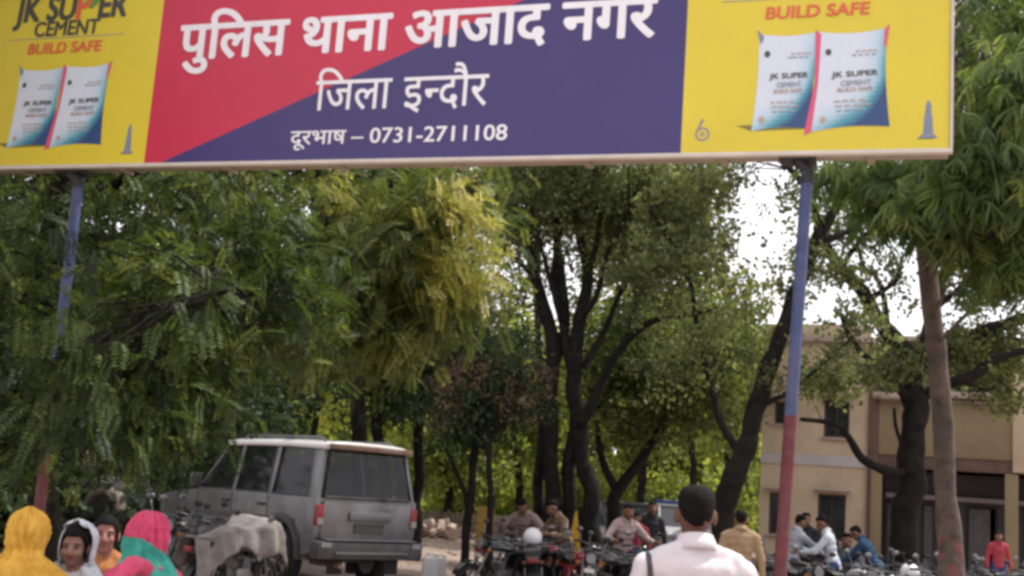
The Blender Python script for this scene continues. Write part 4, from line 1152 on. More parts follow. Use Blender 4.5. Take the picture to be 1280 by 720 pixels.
    MB().tube([tg(-xb + .1, .04, -.01), tg(xb - .1, .04, -.01), tg(xt - .08, .98, -.01), tg(-xt + .08, .98, -.01), tg(-xb + .1, .04, -.01)], .02, 6).obj('rear_window_seal', black_pl, root)
    MB().box((0, -2.12, zt + .01), (2 * xt - .04, .12, .07)).obj('rear_header', rust_silver, root, bevel=.02)
    MB().add([(x, -2.178 - d, z) for x, d, z in ((-.80, 0, .66), (.80, 0, .66), (.80, .012, 1.12), (-.80, .012, 1.12), (-.80, -.06, .66), (.80, -.06, .66), (.80, -.06, 1.12), (-.80, -.06, 1.12))],
             [(0, 1, 2, 3), (7, 6, 5, 4), (0, 4, 5, 1), (1, 5, 6, 2), (2, 6, 7, 3), (3, 7, 4, 0)]).obj('tailgate', silver, root, bevel=.015)
    pr = MB(); pr.box((.02, -2.2, .95), (.74, .05, .12)); pr.obj('tailgate_handle_bar', chrome, root, bevel=.02)
    MB().box((.02, -2.196, .80), (.52, .02, .12)).obj('plate_recess', MATS['grey_cladding'], root, bevel=.006)
    MB().box((.3, -2.19, 1.06), (.2, .012, .03)).obj('badge', chrome, root, bevel=.004)
    for sx in (-1, 1): MB().box((sx * .79, -2.185, .98), (.008, .012, .32)).obj('tailgate_seam', black_pl, root)
    MB().tube([(.38, -2.20, 1.16), (.1, -2.22, 1.2)], .012, 6).obj('rear_wiper', black_pl, root)
    for sx in (-1, 1):
        l = MB().box((sx * (hw - .055), -2.155, .95), (.13, .08, .26)).obj('tail_lamp', red_lens, root, bevel=.02)
        MB().box((sx * (hw - .055), -2.2, .875), (.1, .012, .08)).obj('indicator_lens', clear_lens, l)
    MB().box((0, -2.24, .53), (1.86, .22, .22)).obj('rear_bumper', mat('bumper_grey', (.045, .045, .05), .55, .2, 6, dirt=.35), root, bevel=.04)
    MB().box((0, -2.365, .50), (1.3, .02, .035)).obj('bumper_strip', chrome, root, bevel=.006)
    MB().box((0, -2.25, .66), (1.6, .2, .02)).obj('bumper_step', chrome, root, bevel=.006)
    for sx in (-1, 1): MB().box((sx * .8, -2.345, .6), (.16, .02, .06)).obj('reflector', clear_lens, root)
    MB().box((0, 2.28, .55), (1.84, .2, .24)).obj('front_bumper', MATS['bumper_grey'], root, bevel=.04)
    MB().box((0, 2.24, .86), (1.1, .03, .2)).obj('grille', black_pl, root, bevel=.01)
    for sx in (-1, 1): MB().cyl((sx * .7, 2.24, .86), .11, .06, 'y', 20).obj('headlight', clear_lens, root, smooth=True)
    for sx in (-1, 1): MB().box((sx * .5, -2.16, .38), (.25, .02, .3)).obj('mud_flap', rubber, root)
    MB().tube([(-.5, -2.3, .34), (-.5, -1.6, .34)], .035, 10).obj('exhaust_pipe', rust_silver, root, smooth=True)
    MB().box((0, 0, .42), (.9, 3.6, .14)).obj('chassis', black_pl, root)
    for y_, rows in ((.35, 1), (-.6, 1)):
        for x_ in (-.42, .42) if y_ > 0 else (0,):
            sw = .5 if y_ > 0 else 1.3
            s_ = MB().box((x_, y_, .95), (sw, .5, .18)).obj('seat', seat_m, root, bevel=.05)
            MB().box((x_, y_ - .27, 1.22), (sw * .95, .14, .55)).obj('seat_back', seat_m, s_, bevel=.05)
            for hx in ((x_,) if y_ > 0 else (-.4, .4)): MB().box((hx, y_ - .27, 1.56), (.24, .1, .15)).obj('head_rest', seat_m, s_, bevel=.04)
    MB().torus((-.42, .82, 1.22), .18, .016, 20, 6, 'y').obj('steering_wheel', black_pl, root, smooth=True)
    for sx in (-1, 1):
        wheel(root, sx * .78, wr, .375, .24); wheel(root, sx * .78, wf, .375, .24)
    return root
gj = P(452, 700, 17.0); jz = gz(gj.x + .2, gj.y)
JR = R(44)
rear_mid = P(472, 640, 16.2)
jc = Vector((rear_mid.x, rear_mid.y, 0)) + Vector((-math.sin(JR), math.cos(JR), 0)) * 2.2
suv((jc.x, jc.y, gz(jc.x, jc.y)), JR).scale = (.94, .92, 1.04)

def small_car(loc, rz, label, body_m, bar=None):
    root = empty('parked_car', loc, rz); tag(root, label, 'car', 'cars parked at the far side')
    hw = .82
    prof = [(-1.9, .42), (-1.55, .3), (1.5, .3), (1.9, .38), (1.93, .68), (1.75, .82), (1.0, .92), (-1.85, .95), (-1.95, .8)]
    MB().prism(prof, -hw, hw).obj('body', body_m, root, bevel=.07, seg=3)
    cab = []
    for (x, ys, z) in ((hw - .06, (-1.75, .95), .93), (hw - .2, (-1.45, .25), 1.48)):
        for sx, y in ((-1, ys[0]), (1, ys[0]), (1, ys[1]), (-1, ys[1])): cab.append((sx * x, y, z))
    g = MB().add(cab, [(0, 1, 5, 4), (1, 2, 6, 5), (2, 3, 7, 6), (3, 0, 4, 7)]).obj('windows', glass('car_glass', (.02, .025, .03), .92, .05), root)
    for sx in (-1, 1):
        for (yb, yt) in ((-1.75, -1.45), (-.35, -.35), (.95, .25)):
            MB().tube([(sx * (hw - .06), yb, .93), (sx * (hw - .2), yt, 1.48)], .035, 6).obj('roof_pillar', body_m, root)
        MB().box((sx * (hw - .14), -1.93, .75), (.2, .06, .14)).obj('tail_lamp', red_lens, root, bevel=.02)
        MB().box((sx * (hw - .16), 1.9, .66), (.24, .08, .12)).obj('headlight', clear_lens, root, bevel=.02)
        MB().box((sx * (hw + .07), .72, 1.0), (.14, .06, .1)).obj('wing_mirror', body_m, root, bevel=.02)
        for y in (-1.2, 1.2): wheel(root, sx * .72, y, .29, .17)
    MB().box((0, -.6, 1.5), (1.27, 1.78, .07)).obj('roof', body_m, root, bevel=.03)
    MB().box((0, 1.93, .42), (1.5, .1, .14)).obj('bumper', black_pl, root, bevel=.03)
    MB().box((0, -1.95, .5), (1.5, .1, .14)).obj('bumper', black_pl, root, bevel=.03)
    if bar:
        MB().box((0, -.3, 1.6), (1.1, .22, .11)).obj('roof_light_bar', bar, root, bevel=.03)
def gp(x, D):
    p = P(x, 640, D); p.z = gz(p.x, p.y); return p
small_car(gp(784, 31), R(170), 'dark grey parked car with glinting windscreen behind the men on motorbikes', mat('dark_grey_car', (.10, .10, .11), .35, .1, 3, metal=.3, dirt=.2))
small_car(gp(846, 36), R(188), 'pale grey parked car with a blue bar on its roof, right of the dark one', mat('pale_grey_car', (.38, .38, .41), .4, .1, 3, dirt=.2), mat('blue_lamp_bar', (.03, .05, .22), .4, .1, 5))

# wrecked utility truck behind the tarp covered bike
def old_truck(loc, rz):
    root = empty('old_truck', loc, rz); tag(root, 'battered old open-cab truck with pale window frame left of the silver jeep', 'truck')
    pm = mat('pale_worn_paint', (.20, .165, .145), .7, .2, 4, .2, 30, dirt=.6); gm = mat('grey_worn_paint', (.07, .065, .065), .7, .25, 4, .2, 30, dirt=.5)
    hw = .8
    MB().prism([(-1.6, .55), (1.35, .55), (1.45, .7), (1.45, 1.05), (.5, 1.18), (-1.6, 1.12)], -hw, hw).obj('body', gm, root, bevel=.05, seg=3)
    # front faces +y : grille slats, lamps, bumper
    MB().box((0, 1.47, .86), (1.0, .03, .36)).obj('grille_back', black_pl, root)
    for k in range(7): MB().box((-.42 + .14 * k, 1.50, .86), (.05, .04, .38)).obj('grille_slat', pm, root, bevel=.008)
    for sx in (-1, 1):
        l = MB().cyl((sx * .62, 1.49, .88), .12, .08, 'y', 18).obj('headlight', clear_lens, root, smooth=True)
        MB().torus((sx * .62, 1.53, .88), .125, .018, 18, 6, 'y').obj('lamp_ring', chrome, l, smooth=True)
        MB().prism([(.55, .75), (.7, 1.0), (1.0, 1.08), (1.3, 1.0), (1.45, .75), (1.38, .72), (1.22, .92), (1.0, .98), (.76, .92), (.62, .72)], sx * hw, sx * (hw + .2)).obj('mudguard', pm, root, bevel=.02)
        wheel(root, sx * .74, 1.0, .36, .2, rimm=gm); wheel(root, sx * .74, -1.1, .36, .2, rimm=gm)
        # windscreen posts and roof
        MB().tube([(sx * .7, .45, 1.15), (sx * .68, .3, 1.72)], .04, 8).obj('cab_post', pm, root)
        MB().tube([(sx * .72, -.9, 1.1), (sx * .7, -.95, 1.75)], .04, 8).obj('cab_post', gm, root)
        MB().tube([(sx * .82, .5, 1.15), (sx * 1.02, .62, 1.35)], .014, 6).obj('mirror_arm', chrome, root)
        MB().box((sx * 1.05, .64, 1.48), (.2, .04, .3)).obj('wing_mirror', pm, root, bevel=.02)
    MB().box((0, .38, 1.2), (1.36, .05, .06)).obj('screen_frame', mat('white_worn_paint', (.62, .58, .56), .6, .1, 6, dirt=.3), root, bevel=.01)
    MB().box((0, .26, 1.72), (1.5, .07, .08)).obj('screen_frame', MATS['white_worn_paint'], root, bevel=.01)
    MB().add([(-.66, .42, 1.23), (.66, .42, 1.23), (.64, .29, 1.68), (-.64, .29, 1.68)], [(0, 1, 2, 3)]).obj('windscreen', glass('clear_tint', (.02, .02, .02), .35, .06), root)
    MB().box((0, -.33, 1.79), (1.5, 1.3, .05)).obj('roof', gm, root, bevel=.02)
    MB().box((0, 1.62, .6), (1.7, .1, .13)).obj('bumper', pm, root, bevel=.02)
    MB().tube([(.55, 1.2, 1.08), (.55, 1.3, 1.3), (.5, 1.3, 1.42)], .03, 8).obj('snorkel', pm, root, smooth=True)
    return root
t_ = gp(130, 20.5); old_truck(t_, R(240))

# ------------------------------------------------------------------ motorbikes
tank_mats = [mat('black_tank', (.02, .02, .022), .25, .1, 4, coat=.5), mat('dark_red_tank', (.20, .012, .02), .25, .1, 4, coat=.5), mat('grey_tank', (.13, .13, .14), .3, .1, 4, coat=.5), mat('blue_black_tank', (.02, .03, .08), .25, .1, 4, coat=.5), mat('silver_tank', (.35, .35, .36), .3, .1, 4, metal=.4)]
engine_m = mat('engine_alloy', (.24, .24, .25), .45, .2, 12, metal=.6, dirt=.3)
seat_bk = mat('black_seat', (.02, .02, .02), .6, .15, 10, .1, 60)
orange_l = mat('amber_lens', (.22, .08, .02), .4, .1, 10)
def make_bike(kind):
    """front towards +y, wheels on z = 0"""
    r = empty('parked_motorbike', (0, 0, 0))
    fr = 0.30
    for y, nm in ((.66, 'front'), (-.62, 'rear')):
        t = MB().torus((0, y, fr), fr - .045, .045, 26, 8, 'x', ry=.05).obj('wheel', rubber, r, smooth=True)
        MB().torus((0, y, fr), fr - .085, .018, 24, 6, 'x').obj('rim', chrome, t, smooth=True)
        s = MB()
        for k in range(6):
            a = k * math.pi / 3
            s.tube([(0, y, fr), (0, y + math.cos(a) * .22, fr + math.sin(a) * .22)], .012, 5)
        s.cyl((0, y, fr), .05, .13, 'x', 12)
        s.obj('spokes', engine_m, t)
    for sx in (-1, 1):
        MB().tube([(sx * .085, .66, fr), (sx * .085, .52, .62), (sx * .075, .42, .86)], [.022, .024, .022], 8).obj('fork', chrome, r, smooth=True)
        MB().tube([(sx * .12, -.62, fr), (sx * .12, -.5, .62)], .028, 8).obj('shock_absorber', chrome, r, smooth=True)
        MB().tube([(sx * .11, -.05, .36), (sx * .12, -.62, fr)], .02, 6).obj('swing_arm', black_pl, r)
    MB().tube([(0, .40, .85), (0, .30, .55), (0, .12, .30), (0, -.15, .28), (0, -.2, .60), (0, -.72, .70)], .024, 6).obj('frame', black_pl, r)
    e = MB(); e.box((0, .08, .40), (.24, .30, .20)); e.obj('engine', engine_m, r, bevel=.04)
    f = MB()
    for k in range(5): f.box((0, .15, .50 + k * .03), (.18, .16, .014))
    f.obj('cylinder_fins', engine_m, r)
    ex = MB().tube([(.1, .22, .45), (.13, .30, .28), (.15, .1, .22), (.16, -.35, .26), (.17, -.85, .36)], [.022, .022, .022, .04, .045], 10).obj('exhaust', chrome, r, smooth=True)
    # tank: lofted drop
    V = []; Fc = []; ring = 12
    st = [(.42, .05, .06, .84), (.36, .11, .10, .86), (.22, .15, .125, .86), (.05, .145, .12, .84), (-.08, .10, .09, .82), (-.12, .06, .05, .80)]
    for (y, rx, rz_, cz) in st:
        for k in range(ring):
            a = 2 * math.pi * k / ring; V.append((math.cos(a) * rx, y, cz + math.sin(a) * rz_ * (1 if math.sin(a) > 0 else .6)))
    for i in range(len(st) - 1):
        for k in range(ring): Fc.append((i * ring + k, i * ring + (k + 1) % ring, (i + 1) * ring + (k + 1) % ring, (i + 1) * ring + k))
    Fc += [tuple(range(ring)), tuple(range((len(st) - 1) * ring, len(st) * ring))[::-1]]
    tk = MB().add(V, Fc).obj('tank', tank_mats[kind], r, smooth=True)
    MB().cyl((0, .2, .985), .03, .02).obj('fuel_cap', chrome, tk, smooth=True)
    s = MB().prism([(-.80, .80), (-.62, .76), (-.1, .76), (-.02, .80), (-.1, .84), (-.38, .81), (-.45, .86), (-.76, .90)], -.13, .13).obj('seat', seat_bk, r, bevel=.035, seg=3)
    for sx in (-1, 1):
        MB().prism([(-.5, .74), (-.12, .74), (-.08, .52), (-.3, .5)], sx * .08, sx * .13).obj('side_panel', tank_mats[kind], r, bevel=.015)
        MB().box((sx * .13, -.78, .72), (.06, .06, .05)).obj('indicator', orange_l, r, bevel=.015)
        MB().box((sx * .17, .5, .82), (.08, .06, .05)).obj('indicator', orange_l, r, bevel=.015)
    MB().prism([(-.78, .80), (-.92, .82), (-.98, .72), (-.72, .68)], -.10, .10).obj('tail_cowl', tank_mats[kind], r, bevel=.02)
    MB().box((0, -.975, .76), (.14, .04, .08)).obj('tail_lamp', red_lens, r, bevel=.015)
    MB().tube([(-.12, -.5, .9), (-.12, -.92, .92), (.12, -.92, .92), (.12, -.5, .9)], .014, 6).obj('grab_rail', chrome, r, smooth=True)
    for y, a0, a1 in ((.66, .35, 2.6), (-.62, .5, 2.9)):
        MB().torus((0, y, fr), fr + .035, .012, 14, 6, 'x', arc=(a0, a1), ry=.075).obj('mudguard', tank_mats[kind] if y > 0 else black_pl, r, smooth=True)
    hb = MB().tube([(-.36, .24, 1.0), (-.30, .30, 1.02), (-.12, .40, .99), (0, .41, .96), (.12, .40, .99), (.30, .30, 1.02), (.36, .24, 1.0)], .013, 8).obj('handlebar', chrome, r, smooth=True)
    for sx in (-1, 1):
        MB().tube([(sx * .27, .325, 1.02), (sx * .38, .225, .995)], .02, 8).obj('grip', black_pl, hb, smooth=True)
        MB().tube([(sx * .24, .34, 1.02), (sx * .28, .30, 1.12), (sx * .30, .27, 1.17)], .006, 5).obj('mirror_stalk', chrome, hb)
        MB().ball((sx * .31, .26, 1.21), (.06, .015, .04), 12, 8).obj('mirror', chrome if sx > 0 else black_pl, hb, smooth=True)
        MB().tube([(sx * .2, .36, 1.0), (sx * .36, .30, .99)], .006, 5).obj('lever', chrome, hb)
    hl = MB().ball((0, .50, .90), (.095, .07, .095), 14, 10).obj('headlight', chrome if kind in (2, 4) else black_pl, r, smooth=True)
    MB().cyl((0, .565, .90), .075, .02, 'y', 18).obj('lens', clear_lens, hl, smooth=True)
    MB().box((0, .43, 1.0), (.18, .07, .06)).obj('instrument_panel', black_pl, r, bevel=.02)
    MB().box((0, .57, .72), (.16, .01, .06)).obj('number_plate', mat('plate_white', (.6, .6, .58), .5, .1, 20), r)
    MB().tube([(-.1, -.05, .3), (-.2, -.08, .02)], .012, 6).obj('side_stand', black_pl, r)
    for sx in (-1, 1): MB().tube([(sx * .1, .02, .28), (sx * .24, .02, .28)], .014, 6).obj('foot_peg', black_pl, r)
    return r
protos = {}
bike_lab = {
 'row': 'parked motorbike seen end-on among the packed row in front of the building',
}
def bike(x, D, rz, kind, label, group='motorbikes packed together on the parking ground', lean=-.1):
    if kind not in protos:
        protos[kind] = make_bike(kind); o = protos[kind]
    else: o = copy_tree(protos[kind])
    D *= .95
    g = gp(x, D); o.scale = (.9, .9, .9)
    rz += rnd.choice((0, 0, .35, -.4, 3.0)) if group else 0
    o.location = g; o.rotation_euler = (0, lean, rz)
    tag(o, label, 'motorbike', group)
    BIKES.append((x, D, o))
    return o
BIKES = []
bike(634, 18.5, R(150), 0, 'black motorbike parked nearest the slim tree, at the left end of the bikes')
bike(652, 20.5, R(165), 2, 'grey motorbike under the man in the pale pinkish shirt')
bike(676, 18.6, R(186), 0, 'black motorbike directly in front of the central dark stems')
bike(700, 19.5, R(200), 1, 'dark red motorbike beside the man in the khaki shirt')
bike(722, 17.8, R(172), 1, 'dark red motorbike with its front wheel turned to the camera, left of the dark stem')
bike(742, 20.5, R(190), 4, 'silver motorbike half behind the right-hand dark stem')
bike(764, 18.6, R(160), 0, 'black motorbike in front of the man in the checked shirt')
bike(786, 20, R(192), 3, 'blue black motorbike under the raised arm of the checked-shirt man')
bike(806, 22.5, R(178), 0, 'black motorbike just in front of the two parked cars')
bike(822, 19, R(150), 2, 'grey motorbike close to the left shoulder of the big man in pink')
bike(948, 19.5, R(200), 0, 'black motorbike right of the khaki-shirted man who stands by the curving trunk')
bike(966, 21.5, R(170), 2, 'grey motorbike close behind the left side of the red post')
bike(1002, 18.6, R(188), 0, 'black motorbike leant on by the man with outstretched arm')
bike(1018, 20.8, R(160), 1, 'dark red motorbike between the two men in white shirts')
bike(1062, 18.8, R(196), 4, 'silver motorbike at the right hand of the man in blue jeans')
bike(1078, 21, R(174), 0, 'black motorbike between the man in blue jeans and the person in blue')
ROWL = ['black motorbike at the left foot of the forked tree, beside the person in blue', 'black motorbike touching the left side of the forked trunk, in the farther row',
 'black motorbike with a white helmet on its seat under the forked tree', 'black motorbike between the forked trunk and the brown trunk, in the farther row',
 'black motorbike just right of the painted brown trunk, in the nearer row', 'black motorbike just right of the painted brown trunk, in the farther row',
 'black motorbike below the person in the red shirt, in the nearer row', 'black motorbike in front of the ochre verandah pillar, in the farther row', 'black motorbike with a white helmet, at the right edge of the row']
for i, (x, D, a, k) in enumerate(((1112, 19.2, 186, 0), (1126, 21.2, 168, 0), (1146, 18.8, 196, 0), (1163, 21, 180, 0), (1206, 19, 165, 0), (1222, 21, 188, 0), (1244, 19.4, 176, 0), (1262, 21.6, 194, 0), (1284, 19.2, 170, 0))):
    bike(x, D, R(a), k, ROWL[i])
bike(1180, 20, R(176), 2, 'grey motorbike straight behind the brown trunk with red paint')
bike(1096, 17.6, R(178), 2, 'grey motorbike just right of the man in blue jeans, nearest the camera')

bike(232, 15.2, R(165), 0, 'dark dusty motorbike jammed between the women and the covered two-wheeler', group='seized bikes left of the jeep')
bike(252, 16.2, R(150), 2, 'grey motorbike behind the handlebar of the dark dusty one, left of the jeep', group='seized bikes left of the jeep')
bike(206, 15.6, R(192), 2, 'grey dusty motorbike right behind the rose red head cloth', group='seized bikes left of the jeep')
# covered two-wheeler by the jeep
cb = bike(298, 14.7, R(-28), 0, 'dark two-wheeler under a dusty beige cover in front of the left side of the jeep', group=None, lean=.06)
if 'group' in cb: del cb['group']
def tarp(loc, rz):
    nx, ny = 26, 34; V = []
    for j in range(ny + 1):
        for i in range(nx + 1):
            u = i / nx * 2 - 1; v = j / ny
            y = -1.0 + v * 1.52
            top = .93 + .10 * math.sin(v * 2.6) + .24 * ss(.62, .86, v) - .16 * ss(.9, 1, v) - .05 * math.sin(v * 9)
            hwid = .13 + .26 * ss(.55, .84, v)
            a = abs(u)
            if a < .4: x = u / .4 * hwid; z = top - .03 * (a / .4) ** 2
            else:
                k = (a - .4) / .6; x = math.copysign(hwid + .10 * k + .03 * math.sin(j * 1.1 + (3 if u > 0 else 0)), u); z = top - .04 - k * (.36 + .10 * math.sin(v * 7 + u) + .05 * math.sin(v * 19))
            p = Vector((x * 4, y * 4, z * 4)); z += .035 * noise.noise(p) + .012 * noise.noise(p * 2.7) ; x += .03 * noise.noise(p + Vector((5, 5, 5)))
            V.append((x, y, z))
    W = nx + 1
    o = MB().add(V, [(j * W + i, j * W + i + 1, (j + 1) * W + i + 1, (j + 1) * W + i) for j in range(ny) for i in range(nx)]).obj('dust_cover', mat('dusty_beige_cloth', (.17, .15, .135), .9, .15, 3, .4, 12, dirt=.5, col2=(.30, .28, .275)), smooth=True, sharp=80)
    o.modifiers.new('thick', 'SOLIDIFY').thickness = .006
    o.location = loc; o.rotation_euler = (0, .06, rz)
    o.scale = (.82, .82, .82)
    tag(o, 'dusty beige cloth cover draped over the two-wheeler beside the jeep', 'cover')
cb.scale = (.82, .82, .82)
tarp(cb.location, R(-28))

# helmets left on bikes
def helmet(x, y, D, m, label, visor=True):
    p = P(x, y, D); root = empty('helmet', p, rnd.uniform(-1, 1)); tag(root, label, 'helmet')
    mb = MB(); n, mm = 18, 10; V = []; Fc = []
    for j in range(mm + 1):
        t = math.pi / 2 - j / mm * math.pi * .72
        for k in range(n):
            a = 2 * math.pi * k / n; V.append((math.cos(t) * math.cos(a) * .125, math.cos(t) * math.sin(a) * .145, math.sin(t) * .125))
    for j in range(mm):
        for k in range(n): Fc.append((j * n + k, (j + 1) * n + k, (j + 1) * n + (k + 1) % n, j * n + (k + 1) % n))
    Fc = [f for f in Fc if not (all(abs(V[i][0]) < .105 and V[i][1] > .05 and -.06 < V[i][2] < .05 for i in f))]
    o = mb.add(V, Fc).obj('shell', m, root, smooth=True, sharp=80); o.modifiers.new('t', 'SOLIDIFY').thickness = -.018
    MB().torus((0, 0, 0), .139, .004, 14, 4, 'z', arc=(R(35), R(145)), ry=.055).obj('visor', jeep_glass, root, smooth=True)
    return root
wh = mat('white_helmet_paint', (.74, .72, .75), .3, .05, 4, coat=.4)
def on_bike(idx_x, frac, dz, m, label):
    b = min(BIKES, key=lambda q: abs(q[0] - idx_x))[2]
    bpy.context.view_layer.update()
    p = b.matrix_world @ Vector((0, frac, dz))
    h = helmet(640, 360, 5, m, label); h.location = p
    return h
on_bike(676, .2, 1.06, wh, 'white helmet resting on the tank of the bike in front of the central stems')
on_bike(1146, -.3, .95, wh, 'white helmet lying on a bike seat under the forked tree')
on_bike(1284, .2, 1.06, wh, 'white helmet on a bike at the right edge of the picture')
# ------------------------------------------------------------------ people
skin_m = mat('brown_skin', (.20, .095, .06), .55, .06, 6, .05, 40)
skin_l = mat('lighter_skin', (.26, .135, .105), .6, .18, 14, .05, 40)
hair_m = mat('black_hair', (.007, .006, .006), .75, .3, 30, .6, 90, spec=.12)
eye_w = mat('eye_white', (.15, .12, .105), .3, .05, 10); eye_d = mat('dark_iris', (.012, .008, .006), .2, .1, 10)
lip_m = mat('lips', (.22, .07, .06), .5, .1, 10)
def evaluate(o):
    dg = bpy.context.evaluated_depsgraph_get(); dg.update()
    me = bpy.data.meshes.new_from_object(o.evaluated_get(dg))
    return me
def fuse(mb, name, m, parent, voxel=.012, smooth=4, wrinkle=0.0, wscale=6.0):
    """join overlapping rounded shapes into one continuous skin"""
    o = mb.obj('tmp', m)
    r = o.modifiers.new('r', 'REMESH'); r.mode = 'VOXEL'; r.voxel_size = voxel; r.use_smooth_shade = True
    s = o.modifiers.new('s', 'SMOOTH'); s.iterations = smooth; s.factor = .5
    me = evaluate(o); old = o.data
    bpy.data.objects.remove(o); bpy.data.meshes.remove(old)
    if wrinkle > 0:
        nrm = [v.normal.copy() for v in me.vertices]
        for v, n_ in zip(me.vertices, nrm):
            q = v.co * wscale
            a = noise.noise(Vector((q.x, q.y, q.z * .55))) + .5 * noise.noise(q * 2.1)
            v.co += n_ * (wrinkle * (abs(a) * 2 - .5))
    me.name = name
    if len(me.materials) == 0: me.materials.append(m)
    o = link(name, me, None, parent, smooth=True)
    return o
def capsule(mb, a, b, ra, rb, n=10):
    mb.tube([a, b], [ra, rb], n); mb.ball(a, ra, n, 6); mb.ball(b, rb, n, 6)
def ik(a, b, l1, l2, hint):
    a = Vector(a); b = Vector(b); d = b - a; L = min(d.length, (l1 + l2) * .998)
    dn = d.normalized(); b = a + dn * L
    x = (l1 * l1 - l2 * l2 + L * L) / (2 * L); h = math.sqrt(max(0, l1 * l1 - x * x))
    hv = Vector(hint) - dn * Vector(hint).dot(dn); hv.normalize()
    return a + dn * x + hv * h, b
def person(label, loc, rz, H=1.68, lean=0.0, hands=None, sit=None, shirt=None, legs=None, shoes=None, skin=skin_m, hair='short', head=(0, 0), group=None, detail=False, width=1.0, collar=True, long_shirt=0.0, sleeves='long', scarf=None, feet=None, face=False):
    """stands on z = 0, faces +y. hands: targets for left, right; sit: seat height; head: (turn, nod) in radians"""
    root = empty('person', loc, rz); tag(root, label, 'person', group)
    k = H
    hipz = sit if sit else .525 * k
    LM = Matrix.Translation((0, 0, hipz)) @ Matrix.Rotation(-lean, 4, 'X') @ Matrix.Translation((0, 0, -hipz))
    up = lambda x, y, z: LM @ Vector((x, y, z + hipz - .525 * k))
    W = width
    sh = [up(-.108 * k * W, 0, .785 * k), up(.108 * k * W, 0, .785 * k)]
    neck0, neck1 = up(0, -.005, .82 * k), up(0, .012 * k, .875 * k)
    hc = up(0, .022 * k, .925 * k)
    hips = [Vector((-.052 * k, 0, hipz)), Vector((.052 * k, 0, hipz))]
    if feet is None: feet = [(-.075 * k, .02, .045 * k), (.075 * k, -.03, .045 * k)] if not sit else [(-.13 * k, .30, .30), (.13 * k, .30, .30)]
    kn = []
    for i in (0, 1):
        s_ = -1 if i == 0 else 1
        q, f_ = ik(hips[i], feet[i], .245 * k, .245 * k, (s_ * .25 if sit else s_ * .05, 1, .4)); kn.append((q, f_))
    if hands is None: hands = [up(-.165 * k * W, .03 * k, .475 * k), up(.165 * k * W, .03 * k, .475 * k)]
    arms = []
    for i in (0, 1):
        s_ = -1 if i == 0 else 1
        e, w_ = ik(sh[i], hands[i], .172 * k, .15 * k, (s_ * .6, -.7, -.5)); arms.append((e, w_))
    rot = LM.to_3x3() @ Matrix.Rotation(head[0], 3, 'Z') @ Matrix.Rotation(-head[1], 3, 'X')
    hp = lambda x, y, z: hc + rot @ (Vector((x, y, z)) * k / 1.7)
    def torso(mb, g):
        for (z, rx, ry, y) in ((.525, .094, .068, 0), (.575, .088, .062, .002), (.63, .082, .056, .004), (.69, .092, .062, .003), (.745, .102, .064, 0), (.785, .100, .055, -.004)):
            mb.ball(up(0, y * k, z * k), (rx * k * W + g, ry * k * (.5 + .5 * W) + g, .05 * k + g * .3), 16, 10, rot=LM.to_3x3())
        for i in (0, 1):
            s_ = -1 if i == 0 else 1
            capsule(mb, up(0, -.005, .785 * k), sh[i], .046 * k + g, .034 * k + g)
            capsule(mb, up(s_ * .018 * k, -.012 * k, .838 * k), up(s_ * .088 * k * W, -.006, .805 * k), .026 * k + g * .8, .026 * k + g)
    def arm(mb, g, t1=1.0, i=0):
        e, w_ = arms[i]
        capsule(mb, sh[i], e, .033 * k + g, .026 * k + g)
        if t1 > 0: capsule(mb, e, e.lerp(w_, t1), .026 * k + g, (.026 - .009 * t1) * k + g)
    def leg(mb, g, t1=1.0, i=0):
        q, f_ = kn[i]
        capsule(mb, hips[i], q, .052 * k + g, .033 * k + g); capsule(mb, q, q.lerp(f_, t1), .033 * k + g, .022 * k + g)
    b = MB()
    torso(b, -.006)
    for i in (0, 1): arm(b, -.004, 1, i); leg(b, -.004, 1, i)
    capsule(b, neck0, neck1, .036 * k, .032 * k)
    # head: cranium, jaw, features
    b.ball(hp(0, -.012, .018), [v * k / 1.7 for v in (.076, .094, .098)], 18, 14, rot=rot)
    b.ball(hp(0, .022, -.052), [v * k / 1.7 for v in (.058, .064, .068)], 16, 12, rot=rot)
    b.ball(hp(0, .062, -.098), [v * k / 1.7 for v in (.026, .022, .022)], 10, 8, rot=rot)
    b.ball(hp(0, .070, -.03), [v * k / 1.7 for v in (.040, .02, .045)], 10, 8, rot=rot)
    b.tube([hp(0, .078, .012), hp(0, .096, -.012), hp(0, .106, -.038)], [.009, .012, .016], 8); b.ball(hp(0, .098, -.042), (.02, .014, .012), 8, 6, rot=rot)
    for s_ in (-1, 1):
        b.ball(hp(s_ * .036, .073, .022), [.024, .013, .008], 8, 6, rot=rot)      # brow
        b.ball(hp(s_ * .042, .066, -.035), [.022, .018, .022], 8, 6, rot=rot)      # cheek
        b.ball(hp(s_ * .083, -.006, -.012), [.012, .022, .036], 8, 6, rot=rot)     # ear
    # hands: palm, four fingers, thumb
    for i in (0, 1):
        e, w_ = arms[i]; d = (w_ - e).normalized(); s_ = -1 if i == 0 else 1
        side = d.cross(Vector((s_, .2, .1))).normalized(); nrm = side.cross(d).normalized()
        pc = w_ + d * .045
        fr = Matrix((side, nrm, d)).transposed()
        b.ball(pc, (.038, .016, .05), 10, 8, rot=fr)
        for f_i in range(4):
            st = pc + d * .035 + side * (.027 - .018 * f_i); L = (.034, .040, .038, .030)[f_i]
            m1 = st + d * L * .9 - nrm * s_ * .012; m2 = m1 + d * L * .45 - nrm * s_ * .026; m3 = m2 - nrm * s_ * .016 - d * .004
            b.tube([st, m1, m2, m3], [.0105, .0095, .0085, .0075], 7); b.ball(m3, .0078, 7, 5)
        t0 = pc - d * .02 + side * .034; t1 = t0 + d * .03 + side * .022 - nrm * s_ * .01; t2 = t1 + d * .028 + side * .002 - nrm * s_ * .012
